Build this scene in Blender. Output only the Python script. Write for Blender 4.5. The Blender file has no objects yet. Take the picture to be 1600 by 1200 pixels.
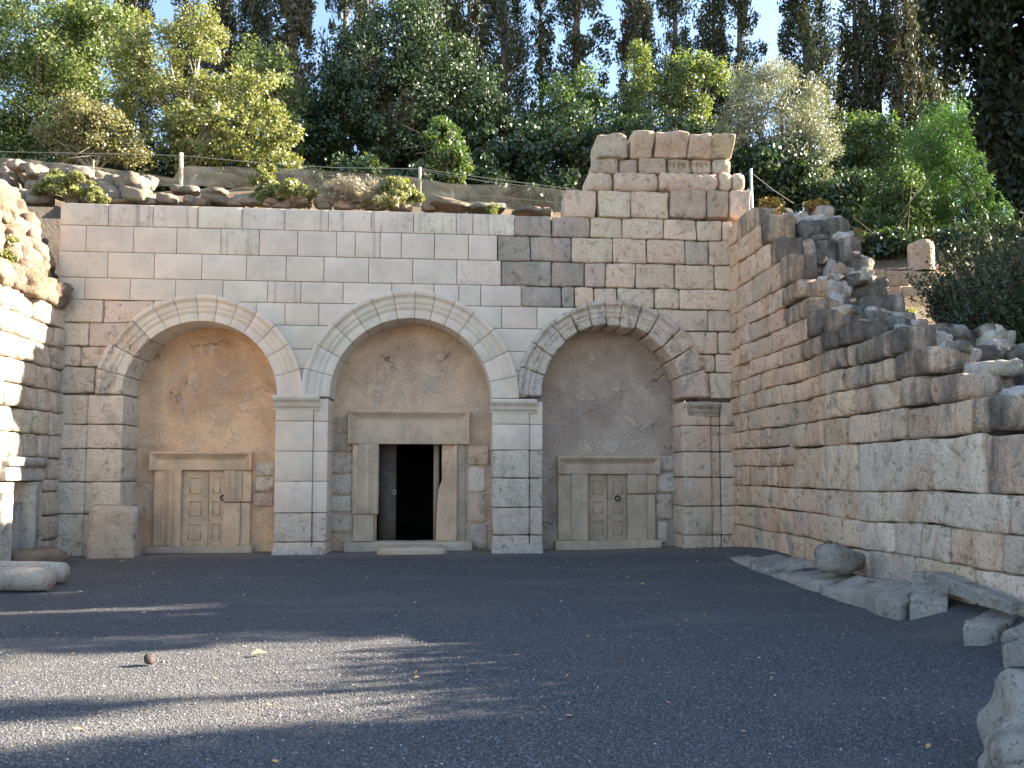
import bpy, bmesh, math, random
import numpy as np
from mathutils import Vector, Matrix, noise as mnoise

# ---------------------------------------------------------------- camera, sky, sun, exposure
SC = bpy.context.scene
COL = SC.collection
F = 1200.0; YAW = math.radians(4.5); PITCH = math.radians(3.5)
SHIFT = 142.0 - F * math.tan(PITCH)
CAM = np.array([0.0, -15.0, 1.6])
cam_d = bpy.data.cameras.new('camera'); cam = bpy.data.objects.new('camera', cam_d); COL.objects.link(cam)
cam_d.sensor_width = 36.0; cam_d.lens = 36.0 * F / 1600.0; cam_d.shift_y = SHIFT / 1600.0
cam_d.clip_start = 0.05; cam_d.clip_end = 2000.0
cam.location = CAM; cam.rotation_euler = (math.pi / 2 + PITCH, 0.0, -YAW)
SC.camera = cam

SUN_EL = math.radians(24.0); SUN_AZ = math.radians(6.0)       # azimuth from +X towards +Y (behind the facade)
to_sun = Vector((math.cos(SUN_EL) * math.cos(SUN_AZ), math.cos(SUN_EL) * math.sin(SUN_AZ), math.sin(SUN_EL)))
world = bpy.data.worlds.new('World'); SC.world = world; world.use_nodes = True
wn = world.node_tree
sky = wn.nodes.new('ShaderNodeTexSky'); sky.sky_type = 'NISHITA'; sky.sun_disc = False
sky.sun_elevation = SUN_EL; sky.sun_rotation = math.pi / 2 - SUN_AZ
sky.air_density = 1.0; sky.dust_density = 1.0; sky.ozone_density = 1.0; sky.altitude = 100
wn.links.new(sky.outputs[0], wn.nodes['Background'].inputs[0]); wn.nodes['Background'].inputs[1].default_value = 0.07
sun_d = bpy.data.lights.new('sun', 'SUN'); sun = bpy.data.objects.new('sun', sun_d); COL.objects.link(sun)
sun_d.energy = 5.0; sun_d.angle = math.radians(0.5); sun_d.color = (1.0, 0.86, 0.68)
sun.rotation_euler = to_sun.to_track_quat('Z', 'Y').to_euler(); sun.location = (30, 3, 25)
SC.view_settings.view_transform = 'Standard'; SC.view_settings.look = 'None'
SC.view_settings.exposure = 2.86; SC.view_settings.gamma = 1.0
SC.render.engine = 'CYCLES'
SC.cycles.max_bounces = 8; SC.cycles.diffuse_bounces = 5; SC.cycles.transparent_max_bounces = 12
SC.cycles.sample_clamp_indirect = 8.0; SC.cycles.use_denoising = True

# ---------------------------------------------------------------- measuring: photograph pixel -> point on a plane of the place
_f = np.array([math.sin(YAW) * math.cos(PITCH), math.cos(YAW) * math.cos(PITCH), math.sin(PITCH)])
_r = np.array([math.cos(YAW), -math.sin(YAW), 0.0]); _u = np.cross(_r, _f)
def _ray(x, y): return _f + _r * ((x - 800) / F) + _u * ((600 + SHIFT - y) / F)
def at(x, y, Y):
    d = _ray(x, y); return CAM + d * ((Y - CAM[1]) / d[1])
def fac(x, y): return at(x, y, 0.0)
def onx(x, y, X):
    d = _ray(x, y); return CAM + d * ((X - CAM[0]) / d[0])
def gnd(x, y, z=0.0):
    d = _ray(x, y); return CAM + d * ((z - CAM[2]) / d[2])
def sstep(a, b, x):
    t = np.clip((x - a) / (b - a), 0, 1); return t * t * (3 - 2 * t)
def lin(r, g, b):
    return tuple((c / 255 / 12.92) if c <= 10 else ((c / 255 + 0.055) / 1.055) ** 2.4 for c in (r, g, b))
R = random.Random(7)

# ---------------------------------------------------------------- materials
class NT:
    def __init__(s, name):
        s.m = bpy.data.materials.new(name); s.m.use_nodes = True; s.t = s.m.node_tree; s.t.nodes.clear()
        s.out = s.t.nodes.new('ShaderNodeOutputMaterial')
    def n(s, typ, ins=None, **kw):
        nd = s.t.nodes.new('ShaderNode' + typ)
        for k, v in kw.items(): setattr(nd, k, v)
        for k, v in (ins or {}).items():
            if isinstance(v, bpy.types.NodeSocket): s.t.links.new(v, nd.inputs[k])
            else: nd.inputs[k].default_value = v
        return nd
    def math(s, op, a, b=0.0, clamp=False):
        return s.n('Math', {0: a, 1: b}, operation=op, use_clamp=clamp).outputs[0]
    def mapr(s, v, a, b, c=0.0, d=1.0, smooth=True):
        return s.n('MapRange', {0: v, 1: a, 2: b, 3: c, 4: d}, interpolation_type='SMOOTHSTEP' if smooth else 'LINEAR').outputs[0]
    def mix(s, f, a, b, mode='MIX'):
        nd = s.n('Mix', data_type='RGBA', blend_type=mode)
        for i, v in ((0, f), (6, a), (7, b)):
            if isinstance(v, bpy.types.NodeSocket): s.t.links.new(v, nd.inputs[i])
            else: nd.inputs[i].default_value = v if i == 0 else (*v[:3], 1)
        return nd.outputs[2]
    def noise(s, vec, scale, detail=5, rough=0.55, dist=0.0):
        return s.n('TexNoise', {'Vector': vec, 'Scale': scale, 'Detail': detail, 'Roughness': rough, 'Distortion': dist}).outputs[0]
    def scale(s, vec, sc):
        return s.n('VectorMath', {0: vec, 1: sc}, operation='MULTIPLY').outputs[0]

def stone_mat(name, mottle=0.35, lichen=0.4, lichen_col=(0.17, 0.165, 0.15), streak=0.0, bump=0.5, bdist=0.02, pits=0.5, warm=0.25, rough=0.9, gain=1.0):
    s = NT(name)
    info = s.n('ObjectInfo'); pos = s.n('NewGeometry').outputs['Position']
    off = s.n('VectorMath', {0: pos, 1: s.scale(s.n('CombineXYZ', {0: info.outputs['Random'], 1: info.outputs['Random']}).outputs[0], (37, 19, 0))}, operation='ADD').outputs[0]
    n1 = s.noise(off, 1.7, 4, 0.6); n2 = s.noise(off, 7.0, 7, 0.65, 0.4); n3 = s.noise(pos, 38.0, 4, 0.7)
    n4 = s.noise(pos, 0.9, 5, 0.6); n5 = s.noise(pos, 120.0, 3, 0.6)
    c = s.mix(1.0, info.outputs['Color'], (gain, gain, gain), 'MULTIPLY')
    c = s.mix(1.0, c, s.n('CombineColor', {0: s.mapr(n1, .25, .75, 1 - mottle, 1 + mottle * .6), 1: s.mapr(n1, .25, .75, 1 - mottle, 1 + mottle * .55), 2: s.mapr(n1, .25, .75, 1 - mottle * 1.05, 1 + mottle * .5)}).outputs[0], 'MULTIPLY')
    c = s.mix(s.math('MULTIPLY', s.mapr(n2, .52, .75), warm), c, s.mix(1.0, c, (1.18, .82, .55), 'MULTIPLY'))
    c = s.mix(s.math('MULTIPLY', s.math('MULTIPLY', s.mapr(n2, .5, .36), s.mapr(n4, .35, .6)), lichen), c, lichen_col)
    if streak:
        n6 = s.noise(s.scale(pos, (5.0, 5.0, 0.35)), 1.6, 5, 0.65)
        c = s.mix(s.math('MULTIPLY', s.mapr(n6, .52, .7), streak), c, (0.06, 0.058, 0.055))
    pt = s.mapr(n3, .42, .33)
    c = s.mix(s.math('MULTIPLY', pt, pits), c, s.mix(1.0, c, (.35, .33, .3), 'MULTIPLY'))
    c = s.mix(s.math('MULTIPLY', s.mapr(n5, .5, .7), .18), c, s.mix(1.0, c, (1.4, 1.4, 1.4), 'MULTIPLY'))
    h = s.math('ADD', s.math('MULTIPLY', n2, 1.0), s.math('ADD', s.math('MULTIPLY', n3, .45), s.math('MULTIPLY', n5, .13)))
    bmp = s.n('Bump', {'Height': h, 'Strength': min(1, bump * 1.2), 'Distance': bdist * 2.6})
    b = s.n('BsdfPrincipled', {'Base Color': c, 'Roughness': rough, 'Normal': bmp.outputs[0]})
    b.inputs['Specular IOR Level'].default_value = 0.2
    s.t.links.new(b.outputs[0], s.out.inputs[0]); return s.m

def wall_mat(name, gain=1.7, pale=((.80, .66, .52), .5), tan=((.62, .36, .21), .6), grey=((.42, .36, .30), .5), dirt=.75, thr=.92, bump=.10):
    # weathered masonry: tints and stains run across the joints, black crust where the object's alpha asks for it
    s = NT(name); info = s.n('ObjectInfo'); pos = s.n('NewGeometry').outputs['Position']
    n1 = s.noise(pos, .75, 6, .62, .5); n2 = s.noise(pos, 5.5, 8, .68, .5); n3 = s.noise(pos, 30, 5, .7); n4 = s.noise(s.scale(pos, (1, 1, .45)), 2.1, 7, .65, .6); n5 = s.noise(pos, 95, 3, .6)
    st = s.noise(s.scale(pos, (3.2, 3.2, .42)), 1.2, 6, .62)
    c = s.mix(1.0, info.outputs['Color'], (gain, gain, gain), 'MULTIPLY')
    c = s.mix(s.math('MULTIPLY', s.mapr(n1, .40, .64), pale[1]), c, pale[0])
    c = s.mix(s.math('MULTIPLY', s.mapr(n4, .50, .66), tan[1]), c, tan[0])
    c = s.mix(s.math('MULTIPLY', s.mapr(n4, .46, .34), grey[1]), c, grey[0])
    c = s.mix(s.math('MULTIPLY', s.mapr(n2, .54, .68), .45), c, (.80, .71, .61))
    c = s.mix(s.math('MULTIPLY', s.mapr(n2, .46, .33), dirt), c, s.mix(1.0, c, (.36, .32, .28), 'MULTIPLY'))
    c = s.mix(s.math('MULTIPLY', s.mapr(n3, .45, .34), dirt), c, s.mix(1.0, c, (.25, .22, .20), 'MULTIPLY'))
    dk = s.math('SUBTRACT', 1.0, info.outputs['Alpha'])
    mask = s.mapr(s.math('ADD', s.math('ADD', s.math('MULTIPLY', st, .9), s.math('MULTIPLY', n2, .5)), dk), thr, thr + .27)
    cr = s.mix(s.mapr(n2, .35, .65), (.06, .054, .048), (.21, .19, .165)); cr = s.mix(s.mapr(n2, .62, .72), cr, (.38, .36, .33))
    c = s.mix(s.math('MULTIPLY', mask, .92), c, cr)
    c = s.mix(s.math('MULTIPLY', s.mapr(n5, .5, .7), .22), c, s.mix(1.0, c, (1.4, 1.4, 1.4), 'MULTIPLY'))
    h = s.math('ADD', s.math('MULTIPLY', n2, 1.2), s.math('ADD', s.math('MULTIPLY', n3, .5), s.math('MULTIPLY', n5, .14)))
    b = s.n('BsdfPrincipled', {'Base Color': c, 'Roughness': .92, 'Normal': s.n('Bump', {'Height': h, 'Strength': 1.0, 'Distance': bump}).outputs[0]})
    b.inputs['Specular IOR Level'].default_value = .15
    s.t.links.new(b.outputs[0], s.out.inputs[0]); return s.m

M = {}
M['modern'] = stone_mat('new_limestone', .14, .34, (.38, .37, .345), .03, .15, .006, .12, .12)
M['modern_top'] = stone_mat('new_limestone_stained', .14, .5, (.24, .235, .225), .38, .18, .006, .35, .12)
M['ancient'] = wall_mat('old_limestone', 1.3, ((.72, .62, .52), .4), ((.60, .42, .30), .35), ((.34, .305, .265), .5), .65, 1.0, .07)
M['carved'] = wall_mat('carved_limestone', 1.25, ((.66, .58, .49), .4), ((.52, .39, .28), .3), ((.26, .24, .215), .6), .75, .98, .07)
M['crust'] = stone_mat('blackened_limestone', .5, .6, (.05, .05, .05), .5, 1.0, .045, .6, .4)
M['wallface'] = wall_mat('weathered_tan_masonry')
M['frame'] = stone_mat('brown_limestone', .25, .3, (.25, .22, .18), .15, .3, .012, .4, .35, gain=1.15)
M['rubble'] = stone_mat('field_stone', .45, .7, (.11, .107, .10), .1, 1.0, .04, .7, .3)
M['mortar'] = stone_mat('mortar', .3, .3, (.1, .1, .09), .1, .8, .03, .5, .3)

def plaster_mat():
    s = NT('old_plaster'); info = s.n('ObjectInfo'); pos = s.n('NewGeometry').outputs['Position']
    n1 = s.noise(pos, .8, 6, .6, .6); n2 = s.noise(pos, 3.1, 8, .65, .8); n3 = s.noise(pos, 28, 5, .7); n4 = s.noise(pos, 1.6, 7, .6, 1.2)
    c = s.mix(s.mapr(n1, .3, .7), info.outputs['Color'], s.mix(1.0, info.outputs['Color'], (.60, .57, .58), 'MULTIPLY'))
    c = s.mix(s.math('MULTIPLY', s.mapr(n2, .52, .74), .5), c, (.70, .56, .44))
    c = s.mix(s.math('MULTIPLY', s.mapr(n4, .52, .74), .55), c, (.42, .395, .375))
    c = s.mix(s.math('MULTIPLY', s.mapr(n3, .47, .34), .6), c, s.mix(1.0, c, (.5, .46, .42), 'MULTIPLY'))
    warp = s.n('VectorMath', {0: pos, 1: s.scale(s.n('TexNoise', {'Vector': pos, 'Scale': 2.2, 'Detail': 5}).outputs[1], (.7, .7, .7))}, operation='ADD').outputs[0]
    v = s.n('TexVoronoi', {'Vector': warp, 'Scale': .85}, feature='DISTANCE_TO_EDGE').outputs[0]
    crack = s.math('MULTIPLY', s.mapr(v, .008, .002), s.math('MULTIPLY', s.mapr(n2, .48, .58), s.mapr(n1, .50, .60)))
    c = s.mix(s.math('MULTIPLY', crack, .75), c, (.08, .06, .045))
    h = s.math('SUBTRACT', s.math('ADD', s.math('MULTIPLY', n2, 1.2), s.math('MULTIPLY', n3, .3)), crack)
    h = s.math('ADD', h, s.math('MULTIPLY', s.mapr(n2, .56, .60), .12))
    b = s.n('BsdfPrincipled', {'Base Color': c, 'Roughness': .95, 'Normal': s.n('Bump', {'Height': h, 'Strength': .9, 'Distance': .06}).outputs[0]})
    b.inputs['Specular IOR Level'].default_value = .1
    s.t.links.new(b.outputs[0], s.out.inputs[0]); return s.m
M['plaster'] = plaster_mat()

def gravel_ground():
    s = NT('gravel_ground'); pos = s.n('NewGeometry').outputs['Position']
    v = s.n('TexVoronoi', {'Vector': pos, 'Scale': 85.0, 'Randomness': 1.0})
    v2 = s.n('TexVoronoi', {'Vector': pos, 'Scale': 190.0})
    n1 = s.noise(pos, .55, 5, .6, .6); n2 = s.noise(pos, 3.5, 4, .6)
    bw = s.n('SeparateColor', {0: v.outputs[1]}).outputs[0]
    c = s.mix(bw, (.048, .051, .060), (.15, .15, .157))
    c = s.mix(s.mapr(bw, .99, .995), c, (.30, .29, .27))
    c = s.mix(s.math('MULTIPLY', s.mapr(n1, .45, .70), .35), c, (.15, .135, .12))
    sy = s.n('SeparateXYZ', {0: pos}).outputs[1]
    c = s.mix(s.math('MULTIPLY', s.mapr(s.math('ADD', sy, s.math('MULTIPLY', n2, 1.6)), -.2, .75), .7), c, (.24, .205, .165))
    nb = s.noise(s.scale(pos, (.35, 1.3, 1)), .9, 5, .6)
    c = s.mix(s.math('MULTIPLY', s.mapr(nb, .50, .66), .6), c, (.17, .16, .148))
    c = s.mix(s.mapr(s.math('ADD', sy, s.math('MULTIPLY', n1, 3.0)), -15.2, -17.5), c, s.mix(n2, (.30, .24, .17), (.42, .35, .26)))  # unseen pale earth behind the viewer, added to bounce light onto the facade
    c = s.mix(s.math('MULTIPLY', s.mapr(n2, .3, .5), .25), (.035, .035, .037), c) if False else c
    h = s.math('SUBTRACT', 1.0, s.math('ADD', s.math('MULTIPLY', v.outputs[0], 1.0), s.math('MULTIPLY', v2.outputs[0], .4)))
    h = s.math('ADD', h, s.math('MULTIPLY', n2, 1.2))
    b = s.n('BsdfPrincipled', {'Base Color': c, 'Roughness': .85, 'Normal': s.n('Bump', {'Height': h, 'Strength': 1.0, 'Distance': .014}).outputs[0]})
    b.inputs['Specular IOR Level'].default_value = .25
    s.t.links.new(b.outputs[0], s.out.inputs[0]); return s.m
M['ground'] = gravel_ground()

def pebble_mat():
    s = NT('gravel_stones')
    a = s.n('Attribute', attribute_name='rnd').outputs['Fac']
    c = s.mix(a, (.045, .048, .056), (.18, .18, .188)); c = s.mix(s.mapr(a, .9955, .997), c, (.55, .52, .47))
    b = s.n('BsdfPrincipled', {'Base Color': c, 'Roughness': .8})
    s.t.links.new(b.outputs[0], s.out.inputs[0]); return s.m
M['gravel'] = pebble_mat()

def earth_mat():
    s = NT('dry_earth'); pos = s.n('NewGeometry').outputs['Position']
    n1 = s.noise(pos, 1.1, 6, .6); n2 = s.noise(pos, 14, 6, .7)
    c = s.mix(s.mapr(n1, .3, .7), (.16, .10, .065), (.10, .085, .05)); c = s.mix(s.mapr(n2, .55, .7), c, (.27, .20, .14))
    c = s.mix(s.mapr(n2, .45, .3), c, (.04, .035, .025))
    b = s.n('BsdfPrincipled', {'Base Color': c, 'Roughness': 1.0, 'Normal': s.n('Bump', {'Height': n2, 'Strength': 1.0, 'Distance': .06}).outputs[0]})
    s.t.links.new(b.outputs[0], s.out.inputs[0]); return s.m
M['earth'] = earth_mat()

def leaf_mat(name, a, b, c=None, trans=.45, gloss=.05):
    s = NT(name); r = s.n('Attribute', attribute_name='rnd').outputs['Fac']
    col = s.mix(s.mapr(r, 0, 1, smooth=False), a, b)
    if c: col = s.mix(s.mapr(r, .93, .96), col, c)
    d = s.n('BsdfDiffuse', {'Color': col}); t = s.n('BsdfTranslucent', {'Color': s.mix(1.0, col, (1.25, 1.3, .7), 'MULTIPLY')})
    m = s.n('MixShader', {0: trans, 1: d.outputs[0], 2: t.outputs[0]})
    g = s.n('BsdfGlossy', {'Color': (.8, .85, .9, 1), 'Roughness': .45})
    m2 = s.n('MixShader', {0: gloss, 1: m.outputs[0], 2: g.outputs[0]})
    s.t.links.new(m2.outputs[0], s.out.inputs[0]); return s.m
M['l_green'] = leaf_mat('leaf_green', (.085, .125, .036), (.175, .22, .07), (.20, .19, .07), .45)
M['l_lime'] = leaf_mat('leaf_lime', (.125, .15, .045), (.26, .27, .095), (.27, .23, .11), .42)
M['l_pale'] = leaf_mat('leaf_pale', (.14, .145, .06), (.26, .24, .125), (.38, .29, .12), .5)
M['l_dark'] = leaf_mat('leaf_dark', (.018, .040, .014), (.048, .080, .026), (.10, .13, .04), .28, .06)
M['l_mid'] = leaf_mat('leaf_mid', (.045, .09, .024), (.105, .16, .04), (.19, .19, .06), .42)
M['l_olive'] = leaf_mat('leaf_olive', (.13, .148, .11), (.27, .28, .21), (.36, .32, .22), .3, .08)
M['l_cyp'] = leaf_mat('leaf_cypress', (.022, .035, .018), (.06, .068, .034), (.11, .09, .05), .2, .03)
M['l_ncyp'] = leaf_mat('leaf_cypress_shaded', (.010, .017, .009), (.026, .032, .016), (.05, .045, .025), .1, .02)  # cypress leaf darkened to paint in the shade of a backlit tree
M['l_cypb'] = leaf_mat('leaf_cypress_brown', (.032, .038, .021), (.078, .074, .042), (.12, .10, .058), .22, .03)
M['l_pine'] = leaf_mat('leaf_pine', (.045, .12, .022), (.09, .19, .04), (.13, .17, .04), .45)
M['l_rose'] = leaf_mat('leaf_rosemary', (.022, .038, .016), (.065, .085, .035), (.17, .17, .07), .25)
M['l_grey'] = leaf_mat('dry_twigs', (.20, .18, .15), (.36, .32, .25), (.10, .10, .05), .2)
M['l_fire'] = leaf_mat('leaf_autumn', (.19, .18, .04), (.38, .19, .06), (.38, .29, .07), .45)

def simple_mat(name, col, rough=.7, metal=0.0, nscale=0, var=.3):
    s = NT(name); c = col + (1,)
    if nscale:
        n = s.noise(s.n('NewGeometry').outputs['Position'], nscale, 5, .6)
        c = s.mix(s.mapr(n, .3, .7), tuple(x * (1 - var) for x in col), tuple(min(1, x * (1 + var)) for x in col))
    b = s.n('BsdfPrincipled', {'Base Color': c, 'Roughness': rough, 'Metallic': metal})
    s.t.links.new(b.outputs[0], s.out.inputs[0]); return s.m
M['bark'] = simple_mat('bark', (.12, .095, .07), .95, 0, 9, .5)
M['bark_pale'] = simple_mat('bark_pale', (.30, .27, .22), .95, 0, 9, .35)
M['post'] = simple_mat('weathered_post', (.42, .38, .30), .8, 0, 12, .25)
M['steel'] = simple_mat('galvanised_steel', (.45, .46, .47), .45, .6, 20, .2)
M['wire'] = simple_mat('wire', (.22, .22, .21), .6, .4)
M['iron'] = simple_mat('rusty_iron', (.035, .028, .024), .7, .4, 30, .4)
M['dark'] = simple_mat('unlit_cave', (.03, .027, .024), 1.0, 0, 3, .3)  # near black, stands in for the darkness of the unlit cave
M['dryleaf'] = simple_mat('dry_leaf', (.55, .33, .13), .8, 0, 40, .2)
def net_mat():
    s = NT('shade_netting'); pos = s.n('NewGeometry').outputs['Position']
    n = s.noise(pos, 1.3, 5, .6, .6)
    d = s.n('BsdfDiffuse', {'Color': s.mix(s.mapr(n, .3, .7), (.20, .17, .12), (.34, .30, .23))})
    t = s.n('BsdfTransparent')
    m = s.n('MixShader', {0: s.mapr(n, .3, .7, .45, .75), 1: t.outputs[0], 2: d.outputs[0]})
    s.t.links.new(m.outputs[0], s.out.inputs[0]); return s.m
M['net'] = net_mat()

# ---------------------------------------------------------------- mesh helpers
def mkmesh(name, V, Fc, attr=None, smooth=False):
    me = bpy.data.meshes.new(name); V = np.asarray(V, np.float32); Fc = np.asarray(Fc, np.int32)
    n, k = Fc.shape
    me.vertices.add(len(V)); me.vertices.foreach_set('co', V.ravel())
    me.loops.add(n * k); me.loops.foreach_set('vertex_index', Fc.ravel())
    me.polygons.add(n); me.polygons.foreach_set('loop_start', np.arange(0, n * k, k, dtype=np.int32))
    if smooth: me.polygons.foreach_set('use_smooth', np.ones(n, bool))
    if attr is not None:
        a = me.attributes.new('rnd', 'FLOAT', 'FACE'); a.data.foreach_set('value', np.asarray(attr, np.float32))
    me.update(calc_edges=True); return me

def link(name, me, mat=None, parent=None, loc=(0, 0, 0), col=None, rot=None):
    o = bpy.data.objects.new(name, me); COL.objects.link(o)
    if me is not None and mat is not None and len(me.materials) == 0: me.materials.append(mat)
    loc = Vector(loc)
    if parent is not None:
        o.parent = parent
        p = parent; base = Vector((0, 0, 0))
        while p is not None: base += p.location; p = p.parent
        loc = loc - base
    o.location = loc
    if rot is not None: o.rotation_euler = rot
    if col is not None: o.color = (*col[:3], col[3] if len(col) > 3 else 1)
    return o

def tag(o, label=None, cat=None, group=None, kind=None):
    for k, v in (('label', label), ('category', cat), ('group', group), ('kind', kind)):
        if v: o[k] = v
    return o
def thing(name, label, cat, loc=(0, 0, 0), group=None):
    return tag(link(name, None, loc=loc), label, cat, group)

def add_world(name, V, Fc, mat, parent=None, col=None, smooth=True, attr=None):
    V = np.asarray(V, float); c = (V.min(0) + V.max(0)) / 2
    return link(name, mkmesh(name, V - c, Fc, attr, smooth), mat, parent, c, col)

def jit(col, a=.08, b=.04):
    k = 1 + R.uniform(-a, a); return tuple(max(.01, min(.95, c * k * (1 + R.uniform(-b, b)))) for c in col)

# a block of masonry: front face mapped by fn(a,b) -> (u,z) on a wall plane, edges worn round, sides run back
def glines(L, rad, step, extra=()):
    r = min(rad, L * .25); g = [0, r * .3, r]
    n = max(1, int(round((L - 2 * r) / step)))
    g += [r + (L - 2 * r) * i / n for i in range(1, n)] + [L - r, L - r * .3, L]
    g += list(extra)
    return sorted(set(round(min(max(x / L, 0), 1), 5) for x in g))
def patch(name, parent, mat, col, fn, su, sz, frame, depth, rough=.01, rad=.03, base=0., nfun=None, ea=(), eb=(), step=.2, seed=None, smooth=True, corner=.5):
    A = glines(su, rad, step, ea); B = glines(sz, rad, step, eb); na, nb = len(A), len(B)
    sd = R.uniform(0, 500) if seed is None else seed; V = []
    for b in B:
        for a in A:
            u, z = fn(a, b); eu = min(a, 1 - a) * su; ez = min(b, 1 - b) * sz
            rl = rad
            if rough > .006: rl = rad * (.45 + 1.1 * abs(mnoise.noise(Vector((u * 4.3 + sd, z * 4.3, sd))) + .35)); 
            cu = max(0, 1 - eu / rad); cz = max(0, 1 - ez / rad)
            n = base - rl * (1 - math.sqrt(max(0, 1 - cu * cu))) - rl * (1 - math.sqrt(max(0, 1 - cz * cz)))
            k = corner * rl * cu * cz
            u += k if a < .5 else -k; z += k if b < .5 else -k
            if nfun: n += nfun(a * su, b * sz, su, sz)
            if rough:
                p = Vector((u * 2.1 + sd, z * 2.1, sd * .37))
                n += rough * (1.1 * mnoise.noise(p * 1.1) + .9 * mnoise.noise(p * 3.1 + Vector((9, 3, 1))) + .6 * mnoise.noise(p * 7.3))
                w = rough * .8
                u += w * mnoise.noise(p * 1.6 + Vector((5, 50, 2))); z += w * mnoise.noise(p * 1.6 + Vector((50, 5, 7)))
            V.append(frame(u, n, z))
    Fc = [(j * na + i, j * na + i + 1, (j + 1) * na + i + 1, (j + 1) * na + i) for j in range(nb - 1) for i in range(na - 1)]
    loop = [i for i in range(na)] + [j * na + na - 1 for j in range(1, nb)] + [(nb - 1) * na + i for i in range(na - 2, -1, -1)] + [j * na for j in range(nb - 2, 0, -1)]
    o0 = len(V); front0 = np.array(frame(0, 0, 0)); back = np.array(frame(0, -depth, 0)) - front0
    nd = np.array(frame(0, 1, 0)) - front0
    for i in loop:
        v = np.array(V[i]); d = (v - front0) @ nd
        V.append(v + back - nd * d)
    L = len(loop)
    Fc += [(loop[(i + 1) % L], loop[i], o0 + i, o0 + (i + 1) % L) for i in range(L)]
    V = np.array(V); Fc = np.array(Fc)
    # keep outward winding
    a, b, c = V[Fc[0][0]], V[Fc[0][1]], V[Fc[0][2]]
    if np.cross(b - a, c - a) @ nd < 0: Fc = Fc[:, ::-1]
    return add_world(name, V, Fc, mat, parent, col, smooth)

F_FAC = lambda u, n, z: (u, -n, z)
X_R = 5.62; X_L = -7.3
def F_RIGHT(u, n, z):
    p = Vector((u * .7, z * .9, 3.3)); return (X_R - n - .035 * mnoise.noise(p * .8 + Vector((9, 0, 0))), -u + .03 * mnoise.noise(p * 1.3 + Vector((0, 7, 0))), z + .045 * mnoise.noise(p))
def F_OLD(u, n, z):
    p = Vector((u * 1.1, z * 1.1, 8.1)); return (u + .022 * mnoise.noise(p + Vector((4, 0, 0))), -n, z + .022 * mnoise.noise(p))
F_LEFT = lambda u, n, z: (X_L + n, -u, z)
def f_at(Y): return lambda u, n, z: (u, Y - n, z)
def rect(u0, u1, z0, z1): return lambda a, b: (u0 + (u1 - u0) * a, z0 + (z1 - z0) * b)

# loose stone: rounded, noisy box (closed)
def _cube(n):
    g = np.linspace(-1, 1, n + 1); V = {}; P = []; Fc = []
    def vid(p):
        k = tuple(np.round(p, 4))
        if k not in V: V[k] = len(P); P.append(p)
        return V[k]
    for ax in range(3):
        for sg in (-1, 1):
            for i in range(n):
                for j in range(n):
                    q = []
                    for (s, t) in ((i, j), (i + 1, j), (i + 1, j + 1), (i, j + 1)):
                        p = [0, 0, 0]; p[ax] = sg; p[(ax + 1) % 3] = g[s]; p[(ax + 2) % 3] = g[t]; q.append(vid(tuple(p)))
                    Fc.append(q if sg > 0 else q[::-1])
    return np.array(P, float), np.array(Fc)
_CUBES = {n: _cube(n) for n in (3, 4, 5, 7, 10, 14, 26)}
def stone_geo(size, p=4, rough=.06, seed=0, n=5, freq=1.6, fine=.35):
    P, Fc = _CUBES[n]; P = np.tan(P * .78) / math.tan(.78)
    nr = (np.abs(P) ** p).sum(1) ** (1 / p); D = P / nr[:, None]
    h = np.array(size) / 2; V = D * h; m = min(size)
    for i, d in enumerate(D):
        q = Vector(V[i]) * (freq / max(m, .15) * .5) + Vector((seed * 1.7, seed * .9, seed * 2.3))
        k = mnoise.noise(q) + fine * mnoise.noise(q * 2.7) + .5 * fine * mnoise.noise(q * 6.1)
        V[i] = V[i] + d * k * rough * m * 2
    return V, Fc
def stone(name, parent, mat, col, c, size, rot=(0, 0, 0), p=4, rough=.06, n=5, smooth=True, freq=1.6, fine=.35):
    V, Fc = stone_geo(size, p, rough, R.uniform(0, 300), n, freq, fine)
    return link(name, mkmesh(name, V, Fc, None, smooth), mat, parent, c, col, rot)

def boxgeo(x0, x1, y0, y1, z0, z1):
    V = [(x, y, z) for z in (z0, z1) for y in (y0, y1) for x in (x0, x1)]
    return V, [(0, 2, 3, 1), (4, 5, 7, 6), (0, 1, 5, 4), (2, 6, 7, 3), (0, 4, 6, 2), (1, 3, 7, 5)]
def tube(pts, radii, k=7):
    pts = [Vector(p) for p in pts]; V = []; Fc = []
    for i, p in enumerate(pts):
        d = (pts[min(i + 1, len(pts) - 1)] - pts[max(i - 1, 0)]).normalized()
        a = d.cross(Vector((0.31, 0.9, 0.2))).normalized(); b = d.cross(a)
        for j in range(k):
            t = 2 * math.pi * j / k; V.append(p + (a * math.cos(t) + b * math.sin(t)) * radii[i])
    for i in range(len(pts) - 1):
        for j in range(k):
            Fc.append((i * k + j, i * k + (j + 1) % k, (i + 1) * k + (j + 1) % k, (i + 1) * k + j))
    return [tuple(v) for v in V], Fc
def merge(parts):
    V = []; Fc = []
    for v, f in parts:
        o = len(V); V += [tuple(x) for x in v]; Fc += [tuple(i + o for i in q) for q in f]
    return V, Fc
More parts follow.
